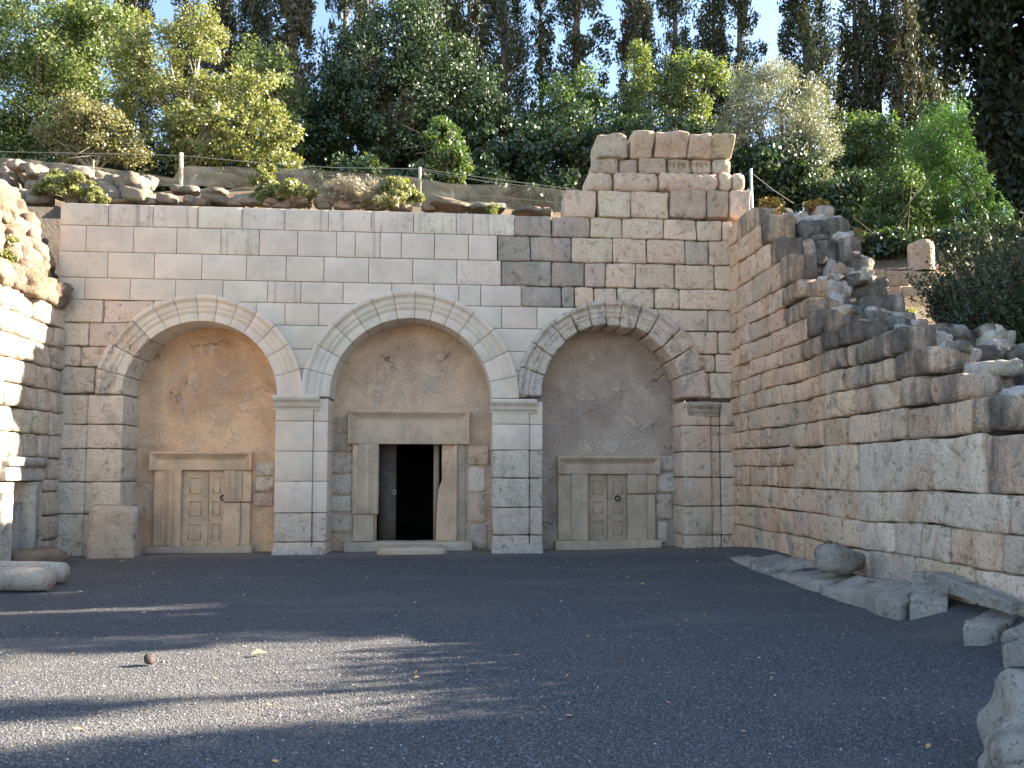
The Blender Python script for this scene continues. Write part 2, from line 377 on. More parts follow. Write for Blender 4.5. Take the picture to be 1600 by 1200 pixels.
# ---------------------------------------------------------------- ground and hillside
def gz(X, Y):
    z = .09 * sstep(-3.5, -.3, Y) + .08 * sstep(2.5, 5.6, X) * sstep(-3, -.3, Y)
    z += .22 * sstep(4.85, 5.5, X) * sstep(.3, -2.5, Y)
    z += .05 * np.sin(X * .8 + 1) * np.sin(Y * .6) * .5
    return z
def heightfield(name, xs, ys, h, keep, mat):
    X, Y = np.meshgrid(xs, ys); Z = h(X, Y)
    V = np.stack([X, Y, Z], -1).reshape(-1, 3); nx, ny = len(xs), len(ys); i, j = np.meshgrid(np.arange(nx - 1), np.arange(ny - 1))
    q = np.stack([j * nx + i, j * nx + i + 1, (j + 1) * nx + i + 1, (j + 1) * nx + i], -1).reshape(-1, 4)
    cx = (X[:-1, :-1] + X[1:, 1:]).ravel() / 2; cy = (Y[:-1, :-1] + Y[1:, 1:]).ravel() / 2
    q = q[keep(cx, cy)]
    used = np.unique(q); mp = np.zeros(len(V), int); mp[used] = np.arange(len(used))
    return link(name, mkmesh(name, V[used], mp[q], None, True), mat)
xs = np.r_[-900, -300, -100, -40, -20, np.arange(-10, 9, .3), 20, 40, 100, 300, 900]
ys = np.r_[-900, -300, -100, -50, -30, np.arange(-18, 1.1, .3)]
tag(heightfield('courtyard_ground', xs, ys, gz, lambda x, y: x > -1e9, M['ground']), kind='structure')

def hz(X, Y):
    und = .18 * np.sin(X * .9 + Y * .5) * np.sin(Y * .8 - X * .3) + .08 * np.sin(X * 2.7) * np.sin(Y * 2.3 + 1)
    back = 6.55 + .62 * np.clip(Y - .7, 0, 2.1) + .34 * np.clip(Y - 2.8, 0, 42) + .05 * np.clip(-X, 0, 12)
    right = np.maximum(.3, 4.75 + .37 * np.minimum(Y, .5)) + .10 * np.clip(X - 7.2, 0, 25)
    right = np.where(Y > .6, 5.85 + .42 * (Y - .6) + .05 * np.clip(X - 7.2, 0, 25), right)
    w = sstep(5.2, 6.7, X) * (1 - sstep(3, 14, Y)); h = back * (1 - w) + right * w
    left = np.clip(6.5 + .95 * np.minimum(Y + 2.2, 0), -.4, 9) + .16 * np.clip(-8 - X, 0, 10) * sstep(-9, -3, Y) + .62 * np.clip(Y - .7, 0, 2.1) + .3 * np.clip(Y - 2.8, 0, 42)
    wl = sstep(-7.0, -8.5, X); h = h * (1 - wl) + left * wl
    return h + und * sstep(.4, 2.5, np.abs(Y - .2)) * np.where((X > 6.5) & (Y < 1), .4, 1.)
xs = np.r_[-90, -60, -45, np.arange(-34, 40, .6), 48, 60, 90]; ys = np.r_[-30, -24, np.arange(-20, 26, .4), 30, 36, 45, 60]
tag(heightfield('hillside', xs, ys, hz, lambda x, y: (y > .75) | (x > 6.95) | (x < -7.9), M['earth']), kind='structure')

# ---------------------------------------------------------------- the tomb facade
FA = thing('tomb_facade', 'tall ashlar tomb facade with three arched niches and stone doors', 'facade', (-.8, .3, .05))
WHITE = (.60, .525, .445); CREAM = (.62, .485, .365); PINK = (.58, .41, .30); GREY = (.30, .265, .225); BROWN = (.38, .30, .22)
ARCH = [(-4.77, 3.12, 1.425, 1.92), (-.79, 3.10, 1.565, 2.10), (3.20, 3.15, 1.42, 1.94)]   # centre x, spring z, inner r, outer r
RC = [(a[2] + a[3]) / 2 + .06 for a in ARCH]

def arch_w(k, z):
    cx, cz, _, _ = ARCH[k]; rc = RC[k]
    if z <= cz: return rc
    d = rc * rc - (z - cz) ** 2
    return math.sqrt(d) if d > 0 else -1
def wall_block(x0, x1, z0, z1, old, col, mat, gap):
    x0 += gap / 2; x1 -= gap / 2; z0 += gap / 2; z1 -= gap / 2
    fn = None
    for k, (cx, cz, ri, ro) in enumerate(ARCH):
        rc = RC[k]
        if x0 < cx - .05 and x1 > cx + .05 and z0 < cz + rc - .12:
            wall_block(x0 - gap / 2, cx, z0 - gap / 2, z1 + gap / 2, old, col, mat, gap); return wall_block(cx, x1 + gap / 2, z0 - gap / 2, z1 + gap / 2, old, col, mat, gap)
    def lim(z):
        a, b = x0, x1
        for k, (cx, cz, ri, ro) in enumerate(ARCH):
            w = arch_w(k, z)
            if w > 0 and z0 < cz + RC[k] - .12:
                if (x0 + x1) / 2 < cx: b = min(b, cx - w)
                else: a = max(a, cx + w)
        return a, b
    a, b = lim(z1)
    if b - a < .08: return None
    zz = z0
    while zz < z1 and (lim(zz)[1] - lim(zz)[0]) < .08: zz += .02
    if z1 - zz < .08: return None
    z0 = zz
    def fn(s, t):
        z = z0 + (z1 - z0) * t; a, b = lim(z); return a + (b - a) * s, z
    a, b = lim((z0 + z1) / 2)
    if old: return patch('ashlar_block', FA, mat, col, fn, b - a, z1 - z0, F_OLD, .3, rough=.02, rad=R.uniform(.02, .034), base=R.uniform(-.010, .012), step=.12)
    return patch('ashlar_block', FA, mat, col, fn, b - a, z1 - z0, F_FAC, .3, rough=.0015, rad=.008, base=R.uniform(-.003, .004), step=.12, corner=0)

ZL = [6.79, 6.36, 5.85, 5.35, 4.93, 4.49, 4.03, 3.65, 3.13]
CRS = [
 ([101, 169, 239, 309, 378, 445, 513, 580, 646, 713, 739, 804, 862, 922, 972, 1037, 1088, 1128, 1143], 804),
 ([104, 134, 208, 276, 345, 405, 465, 526, 555, 594, 627, 679, 732, 777, 829, 893, 957, 1010, 1070, 1108, 1143], 777),
 ([104, 168, 241, 315, 385, 447, 506, 576, 645, 714, 783, 862, 913, 946, 993, 1054, 1117, 1143], 783),
 ([104, 132, 203, 274, 348, 418, 470, 536, 612, 678, 717, 751, 814, 878, 898, 928, 965, 1023, 1061, 1143], 814),
 ([102, 160, 240, 400, 445, 498, 560, 730, 784, 839, 900, 1028, 1106, 1143], 1027),
 ([102, 138, 215, 420, 535, 755, 870, 1035, 1122, 1143], 1034),
 ([101, 125, 205, 425, 525, 770, 860, 1070, 1118, 1143], 1060),
 ([101, 148, 210, 425, 525, 775, 850, 1075, 1108, 1143], 1060)]
for k, (js, thr) in enumerate(CRS):
    z1, z0 = ZL[k], ZL[k + 1]; ym = [345, 384, 423, 460, 493, 529, 562, 596][k]
    for a, b in zip(js[:-1], js[1:]):
        xm = (a + b) / 2; old = xm > thr or (k >= 4 and xm < 222)
        X0, X1 = fac(a, ym)[0], fac(b, ym)[0]
        if a == js[0]: X0 = -7.46
        if b == 1143: X1 = 5.70
        if not old:
            wall_block(X0, X1, z0, z1, False, jit(WHITE, .045, .02), M['modern_top'] if (k == 0 or R.random() < .05) else M['modern'], .011)
        else:
            if k >= 4 and xm < 222: col = jit((.50, .425, .35), .12, .04)
            elif xm < 900: col = (*jit(GREY, .12, .03), .72)
            else:
                t = R.random(); col = jit(CREAM if t < .6 else (.58, .44, .335) if t < .88 else (.44, .365, .295), .09, .03)
            wall_block(X0, X1, z0, z1, True, col, M['ancient'], .02)

# crumbling top courses above the right arch
def upper(y0, y1, spans, n0, mat, nf=None, rough=.032, rad=.03, depth=.55, eb=()):
    for i, (a, b) in enumerate(spans):
        ym = (y0 + y1) / 2; X0, X1 = fac(a, ym)[0], fac(b, ym)[0]; z1, z0 = fac((a + b) / 2, y0)[2], fac((a + b) / 2, y1)[2]
        dz = R.uniform(-.02, .03)
        patch('ashlar_block', FA, mat, jit(CREAM if R.random() < .6 else BROWN, .14, .05), rect(X0 + .012, X1 - .012, z0 + .01, z1 + dz), X1 - X0, z1 - z0, F_FAC, depth,
              rough=rough, rad=rad, base=n0 + R.uniform(-.02, .02), nfun=nf, step=.13, eb=eb)
upper(299, 341, [(882, 931), (934, 985), (985, 1045), (1046, 1104), (1104, 1138), (1139, 1172)], .02, M['ancient'], lambda u, z, su, sz: (.03 if z > sz * .8 else .0))
def flutes(u, z, su, sz):
    return .05 * math.sin(math.pi * min(1, max(0, z / sz))) + .032 * math.sin((u * .8 + z) * 34)
for i, (a, b) in enumerate([(917, 957), (958, 1028), (1029, 1122), (1122, 1143), (1143, 1163)]):
    X0, X1 = fac(a, 284)[0], fac(b, 284)[0]; z1, z0 = fac((a + b) / 2, 270)[2], fac((a + b) / 2, 299)[2]
    patch('ashlar_block', FA, M['ancient'], jit(CREAM, .1, .04), rect(X0 + .012, X1 - .012, z0, z1), X1 - X0, z1 - z0, F_FAC, .6, rough=.015, rad=.07, base=.03,
          nfun=flutes if i in (0, 2) else (lambda u, z, su, sz: .05 * math.sin(math.pi * min(1, z / sz))), step=.035 if i in (0, 2) else .12)
def dent(u, z, su, sz): return -.06 if (sz * .42 < z < sz * .72 and (u % .11) < .05) else 0
for i, (a, b) in enumerate([(926, 968), (968, 998), (998, 1042), (1044, 1081), (1081, 1114), (1114, 1143)]):
    X0, X1 = fac(a, 257)[0], fac(b, 257)[0]; z1, z0 = fac((a + b) / 2, 246)[2], fac((a + b) / 2, 270)[2]
    patch('ashlar_block', FA, M['ancient'], jit((.42, .33, .25), .15, .05), rect(X0 + .012, X1 - .012, z0, z1 - R.uniform(0, .03)), X1 - X0, z1 - z0, F_FAC, .6, rough=.03, rad=.045, base=R.uniform(-.05, .02),
          nfun=dent if i in (3, 4) else None, step=.028 if i in (3, 4) else .1)
def corn(u, z, su, sz): t = z / sz; return .20 * sstep(.05, .75, t) + (.04 if t > .8 else 0)
for i, (a, b) in enumerate([(932, 981), (983, 1020), (1020, 1072), (1072, 1109), (1109, 1143)]):
    X0, X1 = fac(a, 228)[0], fac(b, 228)[0]; z1, z0 = fac((a + b) / 2, 212 + (4 if i > 2 else 0))[2], fac((a + b) / 2, 246)[2]
    patch('cornice_block', FA, M['ancient'], jit((.50, .40, .30), .12, .05), rect(X0 + .014, X1 - .014, z0, z1), X1 - X0, z1 - z0, F_FAC, .7, rough=.05 if i else .07, rad=.03, base=0,
          nfun=corn if i else None, step=.09)
# solid core behind the upper courses
def corebox(name, par, mat, col, *b):
    V, Fc = boxgeo(*b); return add_world(name, V, np.array(Fc), mat, par, col, False)
CORE = (.16, .14, .12)
corebox('wall_core', FA, M['mortar'], CORE, 3.45, 5.55, .28, .95, 6.74, 8.15)
corebox('wall_core', FA, M['mortar'], CORE, 2.6, 5.75, .26, .95, 6.74, 7.3)

# wall core with the three arched openings (mortar seen in the joints)
cols = np.unique(np.round(np.r_[-8.6, np.concatenate([a[0] + RC[k] * np.sin(np.linspace(-math.pi / 2, math.pi / 2, 33)) for k, a in enumerate(ARCH)]), 6.2], 4))
V = []; Fc = []
def zb(x0, x1):
    xm = (x0 + x1) / 2
    for k, a in enumerate(ARCH):
        if abs(xm - a[0]) < RC[k]:
            h = lambda x: a[1] + math.sqrt(max(0, RC[k] ** 2 - (x - a[0]) ** 2)); return h(x0), h(x1)
    return -.2, -.2
for x0, x1 in zip(cols[:-1], cols[1:]):
    b0, b1 = zb(x0, x1); o = len(V)
    V += [(x0, .07, b0), (x1, .07, b1), (x1, .07, 6.72), (x0, .07, 6.72), (x0, .9, b0), (x1, .9, b1), (x1, .9, 6.72), (x0, .9, 6.72)]
    Fc += [(o, o + 1, o + 2, o + 3), (o + 5, o + 4, o + 7, o + 6), (o + 3, o + 2, o + 6, o + 7), (o + 1, o, o + 4, o + 5)]
add_world('wall_core', V, np.array(Fc), M['mortar'], FA, CORE, False)

# arch rings
def prof_modern(u, z, su, sz):
    t = z / sz
    if t < .34: return 0
    if t < .52: return .014
    if t < .68: return .028
    if t < .82: return .028 + .05 * ((t - .68) / .14) ** 2
    return .085
def ring(k, angs, mats, rough, rad, gap):
    cx, cz, ri, ro = ARCH[k]
    for i, (a0, a1) in enumerate(zip(angs[:-1], angs[1:])):
        mat, col = mats(i, (a0 + a1) / 2)
        old = mat is not M['modern']; rm = (ri + ro) / 2
        g = gap / rm
        r0 = ri + (R.uniform(-.01, .05) if old and k == 2 else 0); r1 = ro + (R.uniform(-.02, .03) if old else 0)
        t0, t1 = math.radians(a1) + g / 2, math.radians(a0) - g / 2
        t0, t1 = math.radians(a0) + g / 2, math.radians(a1) - g / 2
        fn = lambda a, b: (cx + (r0 + (r1 - r0) * b) * math.cos(t1 + (t0 - t1) * a), cz + (r0 + (r1 - r0) * b) * math.sin(t1 + (t0 - t1) * a))
        sz = r1 - r0; su = (t1 - t0) * rm
        eb = [sz * e for e in (.335, .345, .515, .525, .675, .685, .75, .79, .815, .825)]
        if old:
            nf = lambda u, z, su, sz: prof_modern(u, z, su, sz) * .9 + (.014 * math.sin(u * 70) * (1 if .83 < z / sz < .97 else 0)) + (.01 * math.sin(u * 95 + 1) if .7 < z / sz < .8 else 0)
            patch('voussoir', FA, mat, col, fn, su, sz, F_FAC, .8, rough=.02, rad=.035, base=.03 + R.uniform(-.012, .012), nfun=nf, eb=eb, step=.035)
        else:
            patch('voussoir', FA, mat, col, fn, su, sz, F_FAC, .8, rough=.001, rad=.006, base=.03, nfun=prof_modern, eb=eb, step=.12, corner=0, smooth=False)
VW = (.63, .56, .48)
ring(0, [0, 15, 31, 44, 57, 69, 81, 93, 106, 118, 132, 150, 166, 180], lambda i, a: (M['modern'], jit(VW, .05, .02)) if a < 131 else (M['carved'], jit((.56, .48, .40), .08)), 0, 0, .009)
ring(1, [0, 12, 26, 40, 54, 66, 77, 88, 100, 112, 124, 137, 151, 165, 180], lambda i, a: (M['modern'], jit(VW, .05, .02)), 0, 0, .009)
def m3(i, a):
    if a > 100: return M['carved'], jit((.50, .44, .38), .1)
    return M['carved'], jit((.56, .46, .37) if a > 45 else (.54, .40, .31), .1)
ring(2, [0, 17, 32, 45, 60, 72, 84, 95, 106, 118, 131, 147, 163, 180], m3, 0, 0, .014)

# piers and pilasters
def column_of(xl, xr, ys, yx, proud, kind, depth=.82):
    zs = [fac(yx, y)[2] for y in ys]
    for i, (za, zb_) in enumerate(zip(zs[:-1], zs[1:])):
        X0, X1 = fac(xl, 700)[0], fac(xr, 700)[0]; mat, col, old = kind(i)
        if za < .15: za = -.05
        g = .016 if old else .01
        patch('pier_block', FA, mat, col, rect(X0 + g / 2, X1 - g / 2, za + g / 2, zb_ - g / 2), X1 - X0, zb_ - za, F_FAC, depth, rough=.012 if old else .001,
              rad=.022 if old else .007, base=proud + (R.uniform(-.01, .01) if old else 0), step=.12 if old else .4, corner=.4 if old else 0)
P1 = [874, 847, 801, 752, 705, 658, 622]
k1 = lambda i: ((M['ancient'], jit((.58, .47, .37), .08), True) if i < 2 else (M['modern'], jit((.68, .575, .47), .04, .02), False))
column_of(430, 489, P1, 470, .035, k1); column_of(489, 512, P1, 470, -.005, k1)
P2 = [868, 836, 793, 747, 703, 663, 627]
k2 = lambda i: ((M['ancient'], jit((.54, .46, .37), .08), True) if i < 4 else (M['modern'], jit((.65, .56, .465), .04, .02), False))
column_of(769, 827, P2, 808, .035, k2); column_of(827, 848, P2, 808, -.005, k2)
def capital(xl, xr, y0, y1, mat, col, rough):
    X0, X1 = fac(xl, y0)[0], fac(xr, y0)[0]; z1, z0 = fac(xl, y0)[2], fac(xl, y1)[2]; sz = z1 - z0
    nf = lambda u, z, su, sz: (.0 if z < sz * .22 else .025 if z < sz * .42 else .025 + .05 * ((z / sz - .42) / .22) if z < sz * .64 else .10)
    patch('capital', FA, mat, col, rect(X0, X1, z0, z1), X1 - X0, sz, F_FAC, .3, rough=rough, rad=.006 if rough < .01 else .03, base=.042, nfun=nf,
          eb=[sz * e for e in (.215, .225, .415, .425, .5, .58, .635, .645)], step=.12, corner=0, smooth=rough > .01)
capital(428, 500, 618, 641, M['modern'], VW, .001); capital(767, 838, 624, 646, M['modern'], VW, .001)
capital(1074, 1122, 628, 650, M['carved'], (.40, .34, .28), .02)
# base mouldings of the two piers
for xl, xr, y0, y1 in ((426, 506, 856, 878), (768, 848, 850, 872)):
    X0, X1 = fac(xl, y0)[0], fac(xr, y0)[0]; z1, z0 = fac(xl, y0)[2], -.05
    patch('pier_base', FA, M['carved'], (.46, .42, .37), rect(X0, X1, z0, z1), X1 - X0, z1 - z0, F_FAC, .3, rough=.015, rad=.03, base=.075,
          nfun=lambda u, z, su, sz: .05 if z < sz * .55 else .012, eb=[.1, .11], step=.1)
PL = [868, 803, 753, 701, 663, 617]
kl = lambda i: (M['ancient'], jit((.56, .48, .40), .08, .03), True)
column_of(88, 135, PL, 150, -.01, kl); column_of(135, 192, PL, 150, .025, kl, .9)
PR = [860, 836, 791, 746, 706, 665, 628]
kr = lambda i: (M['ancient'], jit((.56, .44, .34) if R.random() < .6 else (.56, .40, .29), .08, .03), True)
column_of(1066, 1111, PR, 1110, .03, kr); column_of(1111, 1126, PR, 1110, -.02, kr); column_of(1126, 1155, PR, 1110, .01, kr)

# niche walls (old plaster) with openings for the doors, 0.72 m behind the front
YT = .72
def niche(k, col, hole=None):
    cx, cz, ri, ro = ARCH[k]; x0, x1 = cx - ri - .25, cx + ri + .25; z1 = cz + ri + .3
    gx = list(np.linspace(x0, x1, 44)); gzv = list(np.linspace(-.1, z1, 60))
    if hole:
        gx = sorted([g for g in gx if min(abs(g - hole[0]), abs(g - hole[1])) > .03] + [hole[0], hole[1]]); gzv = sorted([g for g in gzv if abs(g - hole[2]) > .03] + [hole[2]])
    V = [(x, YT + .03 * mnoise.noise(Vector((x * 1.3, z * 1.3, k * 7))) + .014 * mnoise.noise(Vector((x * 4, z * 4, k * 7 + 3))), z) for z in gzv for x in gx]
    n = len(gx); Fc = []
    for j in range(len(gzv) - 1):
        for i in range(n - 1):
            if hole and gx[i] >= hole[0] - 1e-6 and gx[i + 1] <= hole[1] + 1e-6 and gzv[j + 1] <= hole[2] + 1e-6: continue
            Fc.append((j * n + i, j * n + i + 1, (j + 1) * n + i + 1, (j + 1) * n + i))
    add_world('niche_wall', V, np.array(Fc), M['plaster'], FA, col)
YD = YT - .1
dx = lambda x, y=780: at(x, y, YD)[0]
dzz = lambda y, x=640: at(x, y, YD)[2]
niche(0, (.80, .545, .345)); niche(1, (.70, .52, .375), (dx(588), dx(690), dzz(690))); niche(2, (.52, .425, .345))  # left plaster tint also carries the warm light bounced from the sunlit wall

FB = f_at(YD)
def lintel(xl, xr, y0, y1, col, lab):
    X0, X1 = dx(xl), dx(xr); z1, z0 = dzz(y0, (xl + xr) / 2), dzz(y1, (xl + xr) / 2)
    def nf(u, z, su, sz):
        e = min(u, su - u, sz - z); return .055 if e < .055 else .03 if e < .10 else .012 if e < .13 else 0
    ex = [.053, .057, .098, .102, .128, .132]
    o = patch('lintel', FA, M['frame'], col, rect(X0, X1, z0, z1), X1 - X0, z1 - z0, FB, .14, rough=.004, rad=.012, base=.05, nfun=nf, ea=ex + [X1 - X0 - e for e in ex], eb=[z1 - z0 - e for e in ex], step=.2, corner=.2)
    o['label'] = lab
def jamb(xl, xr, y0, y1, col, base=.04, steps=(), side=1, rough=.006):
    X0, X1 = dx(xl), dx(xr); z1, z0 = dzz(y0, (xl + xr) / 2), dzz(y1, (xl + xr) / 2); su = X1 - X0
    def nf(u, z, s_, sz):
        t = u / s_ if side > 0 else 1 - u / s_; n = 0
        for (c, d) in steps:
            if t > c: n = d
        return n
    ex = []
    for c, d in steps:
        c2 = c if side > 0 else 1 - c; ex += [su * c2 - .003, su * c2 + .003]
    return patch('jamb', FA, M['frame'], col, rect(X0, X1, z0, z1), su, z1 - z0, FB, .14, rough=rough, rad=.012, base=base, nfun=nf, ea=ex, step=.2, corner=.2)
def threshold(xl, xr, y0, y1, col):
    X0, X1 = dx(xl), dx(xr); z1 = dzz(y0, (xl + xr) / 2)
    patch('threshold', FA, M['frame'], col, rect(X0, X1, -.03, z1), X1 - X0, z1 + .03, FB, .3, rough=.01, rad=.02, base=.16, step=.15)
def leaf(xl, xr, y0, y1, col, ringside=0, lab=None):
    X0, X1 = dx(xl), dx(xr); z1, z0 = dzz(y0, (xl + xr) / 2), dzz(y1, (xl + xr) / 2); w = X1 - X0; h = z1 - z0
    L = patch('door_leaf', FA, M['frame'], col, rect(X0 + .004, X1 - .004, z0, z1), w, h, FB, .1, rough=.004, rad=.008, base=-.035, step=.1, corner=0)
    if lab: L['label'] = lab
    for (r0, r1) in ((.08, .30), (.40, .60), (.70, .92)):          # sunk panels framed by raised mouldings
        a0, a1, c0, c1 = X0 + w * .24, X1 - w * .24, z0 + h * r0, z0 + h * r1; t = .028
        parts = [boxgeo(a0, a1, YD + .024, YD + .05, c0, c0 + t), boxgeo(a0, a1, YD + .024, YD + .05, c1 - t, c1), boxgeo(a0, a0 + t, YD + .026, YD + .05, c0 + t, c1 - t), boxgeo(a1 - t, a1, YD + .026, YD + .05, c0 + t, c1 - t)]
        Vp, Fp = merge(parts); add_world('door_panel', Vp, np.array(Fp), M['frame'], L, col, False)
    for r in (.05, .35, .65, .95):
        for s in (.12, .88):
            q = (X0 + w * s, YD + .03, z0 + h * r)
            o = stone('boss', L, M['frame'], col, q, (.042, .03, .042), p=2, rough=.01, n=3)
    if ringside:
        q = Vector((X0 + w * (.5 if ringside == 2 else .92), YD + .01, z0 + h * .64)); pts = [q + Vector((math.cos(t) * .05, 0, math.sin(t) * .05)) for t in np.linspace(0, 2 * math.pi, 15)]
        Vp, Fp = tube(pts, [.013] * 15, 6); o = add_world('ring_handle', Vp, np.array(Fp), M['iron'], L)
    return L
DC = (.54, .39, .265); DL = (.50, .37, .25)
# left niche
lintel(234, 394, 706, 735, DC, 'moulded lintel over the left niche door')
jamb(240, 256, 735, 853, DC, .0); jamb(254, 284, 735, 853, DC, .04, [(.25, .012), (.55, .024)])
jamb(350, 378, 735, 784, DC, .04, [(.3, -.012), (.6, -.024)]); jamb(349, 376, 786, 853, DC, .035, rough=.01); jamb(378, 392, 735, 784, DC, .0); jamb(376, 391, 786, 853, DC, -.01)
threshold(228, 398, 853, 866, (.40, .32, .24))
leaf(284, 325, 736, 853, DL, 0); leaf(325, 350, 736, 853, DL, 1)
# right niche
RCD = (.42, .33, .245); RL = (.36, .275, .20)
lintel(871, 1031, 713, 741, RCD, 'moulded lintel over the right niche door')
jamb(872, 894, 741, 844, RCD, .0); jamb(893, 918, 741, 844, RCD, .04, [(.22, .012), (.55, .024)])
jamb(980, 1010, 741, 771, RCD, .035); jamb(980, 1010, 773, 844, RCD, .032, rough=.008); jamb(1010, 1027, 741, 771, RCD, 0.); jamb(1010, 1024, 773, 844, RCD, -.005)
threshold(866, 1030, 844, 858, RCD)
leaf(918, 950, 742, 844, RL, 0); leaf(950, 980, 742, 844, RL, 2)
# centre niche: tall open doorway with a broken right jamb
MC = (.47, .36, .265)
lintel(543, 733, 642, 694, MC, 'large moulded lintel over the open centre doorway')
jamb(550, 562, 694, 803, MC, .0); jamb(560, 591, 694, 803, MC, .04, [(.2, .012), (.5, .024), (.75, .036)]); jamb(552, 584, 804, 846, MC, .02, rough=.015)
jamb(713, 727, 694, 846, (.33, .26, .19), -.02, rough=.015)
X1 = dx(714); zt, zb2 = dzz(695), dzz(846)
def broken(a, b):
    z = zb2 + (zt - zb2) * b; xl = np.interp(b, [0, .5, .58, .72, .86, .95, 1], [dx(681), dx(684), dx(687), dx(696), dx(701), dx(706), dx(709)]) + .012 * mnoise.noise(Vector((z * 9, 1, 1)))
    return xl + (X1 - xl) * a, z
patch('jamb', FA, M['frame'], (.48, .34, .24), broken, .33, zt - zb2, FB, .16, rough=.012, rad=.015, base=.04, step=.06)['label'] = 'broken right jamb of the centre doorway'
threshold(540, 738, 846, 862, (.40, .33, .26))
# cave passage behind the doorway, with the two stone leaves standing open inside
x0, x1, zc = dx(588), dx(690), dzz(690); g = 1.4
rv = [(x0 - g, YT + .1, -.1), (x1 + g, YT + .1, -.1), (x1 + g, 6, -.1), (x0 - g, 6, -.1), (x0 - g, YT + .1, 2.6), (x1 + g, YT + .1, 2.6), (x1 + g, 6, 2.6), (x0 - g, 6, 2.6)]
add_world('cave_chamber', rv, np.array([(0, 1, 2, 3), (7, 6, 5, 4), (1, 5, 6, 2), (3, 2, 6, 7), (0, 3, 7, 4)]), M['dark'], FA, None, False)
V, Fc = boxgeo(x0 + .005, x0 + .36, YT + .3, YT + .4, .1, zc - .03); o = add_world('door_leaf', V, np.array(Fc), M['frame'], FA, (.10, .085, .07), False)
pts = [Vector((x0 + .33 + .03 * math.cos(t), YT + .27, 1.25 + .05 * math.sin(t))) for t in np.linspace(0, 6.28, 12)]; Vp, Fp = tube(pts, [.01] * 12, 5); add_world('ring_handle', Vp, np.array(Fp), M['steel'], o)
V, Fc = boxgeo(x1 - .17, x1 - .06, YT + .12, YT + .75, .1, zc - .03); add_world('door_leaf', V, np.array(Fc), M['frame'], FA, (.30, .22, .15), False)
# bare stones showing beside the doors
def niche_stone(xl, xr, y0, y1, col):
    X0, X1 = dx(xl), dx(xr); z1, z0 = dzz(y0, (xl + xr) / 2), dzz(y1, (xl + xr) / 2)
    patch('niche_stone', FA, M['ancient'], jit(tuple(c * 1.2 for c in col), .08), rect(X0, X1, z0, z1), X1 - X0, z1 - z0, f_at(YT), .06, rough=.02, rad=.04, base=.035, step=.1)
for a in ((397, 428, 722, 743, (.55, .45, .35)), (396, 426, 746, 769, (.58, .49, .39)), (394, 425, 772, 792, (.45, .34, .25)),
          (516, 546, 652, 676, (.34, .27, .20)), (516, 549, 678, 706, (.34, .27, .20)), (515, 550, 709, 740, (.40, .33, .26)), (514, 550, 742, 773, (.44, .37, .30)), (513, 549, 776, 800, (.42, .36, .30)), (512, 551, 803, 831, (.34, .28, .23)),
          (730, 764, 697, 727, (.45, .33, .24)), (731, 759, 730, 769, (.56, .47, .38)), (729, 760, 771, 817, (.45, .33, .25)), (733, 763, 820, 857, (.36, .29, .23)),
          (1029, 1056, 712, 735, (.38, .34, .30)), (1027, 1056, 738, 769, (.46, .40, .34)), (1027, 1054, 772, 811, (.32, .24, .19)), (1029, 1045, 815, 850, (.36, .29, .23))):
    niche_stone(*a)
# ---------------------------------------------------------------- right wall (broken, thick, stepping down towards the viewer)
RW = thing('courtyard_wall', 'thick broken ashlar wall stepping down along the right side, black on top', 'wall', (6.3, -4, .1))
TAN = (.58, .405, .275); PALE = (.62, .51, .41); CRUST = (.10, .094, .086); RUST = (.56, .35, .22)
ENDS = [(0.0, .60, 11.5), (.60, 1.0, 11.5), (1.0, 1.39, 11.5), (1.39, 2.04, 11.5), (2.04, 2.43, 7.65), (2.43, 2.80, 6.95), (2.80, 3.13, 6.45), (3.13, 3.45, 5.85), (3.45, 3.76, 4.75), (3.76, 4.12, 3.75), (4.12, 4.47, 3.4),
        (4.47, 4.82, 3.15), (4.82, 5.30, 2.72), (5.30, 5.78, 2.3), (5.78, 6.24, 1.95), (6.24, 6.66, 1.2)]
BACKX = 7.12
def rwall_block(u0, u1, z0, z1, endu, k):
    zc, uc = (z0 + z1) / 2, (u0 + u1) / 2
    prof = np.interp(uc, [0, 1.2, 2.2, 2.9, 3.4, 4.7, 5.8, 6.9, 7.8, 12], [7.2, 6.6, 5.9, 5.0, 4.35, 3.75, 3.45, 3.0, 2.7, 2.6])
    d = prof - zc; dark = max(0, min(1, 1 - d / (1.35 if uc > 2 else .7)))
    pale = sstep(3.5, 5.5, uc) * (1 if zc < 2 else .3)
    col = [TAN[i] * (1 - pale) + PALE[i] * pale for i in range(3)]
    t = R.random()
    if t < .18: col = [(a + b) / 2 for a, b in zip(col, RUST)]
    elif t < .35: col = [a * .8 for a in col]
    dk = .92 * dark ** .6 if dark > .05 else 0
    if uc > 7.2 and zc > .9: dk = max(dk, .12)
    dk *= R.uniform(.8, 1)
    col = [a * (1 - .25 * dk) for a in col]
    patch('ashlar_block', RW, M['wallface'], (*jit(col, .09, .03), 1 - min(1, dk * .66)), rect(u0 + .01, u1 - .01, z0 + .008, z1 - .008), u1 - u0, z1 - z0, F_RIGHT, .5,
          rough=.026 if zc > 1.3 else .018, rad=R.uniform(.025, .045) if dk < .45 else R.uniform(.045, .08), base=R.uniform(-.02, .02), step=.11)
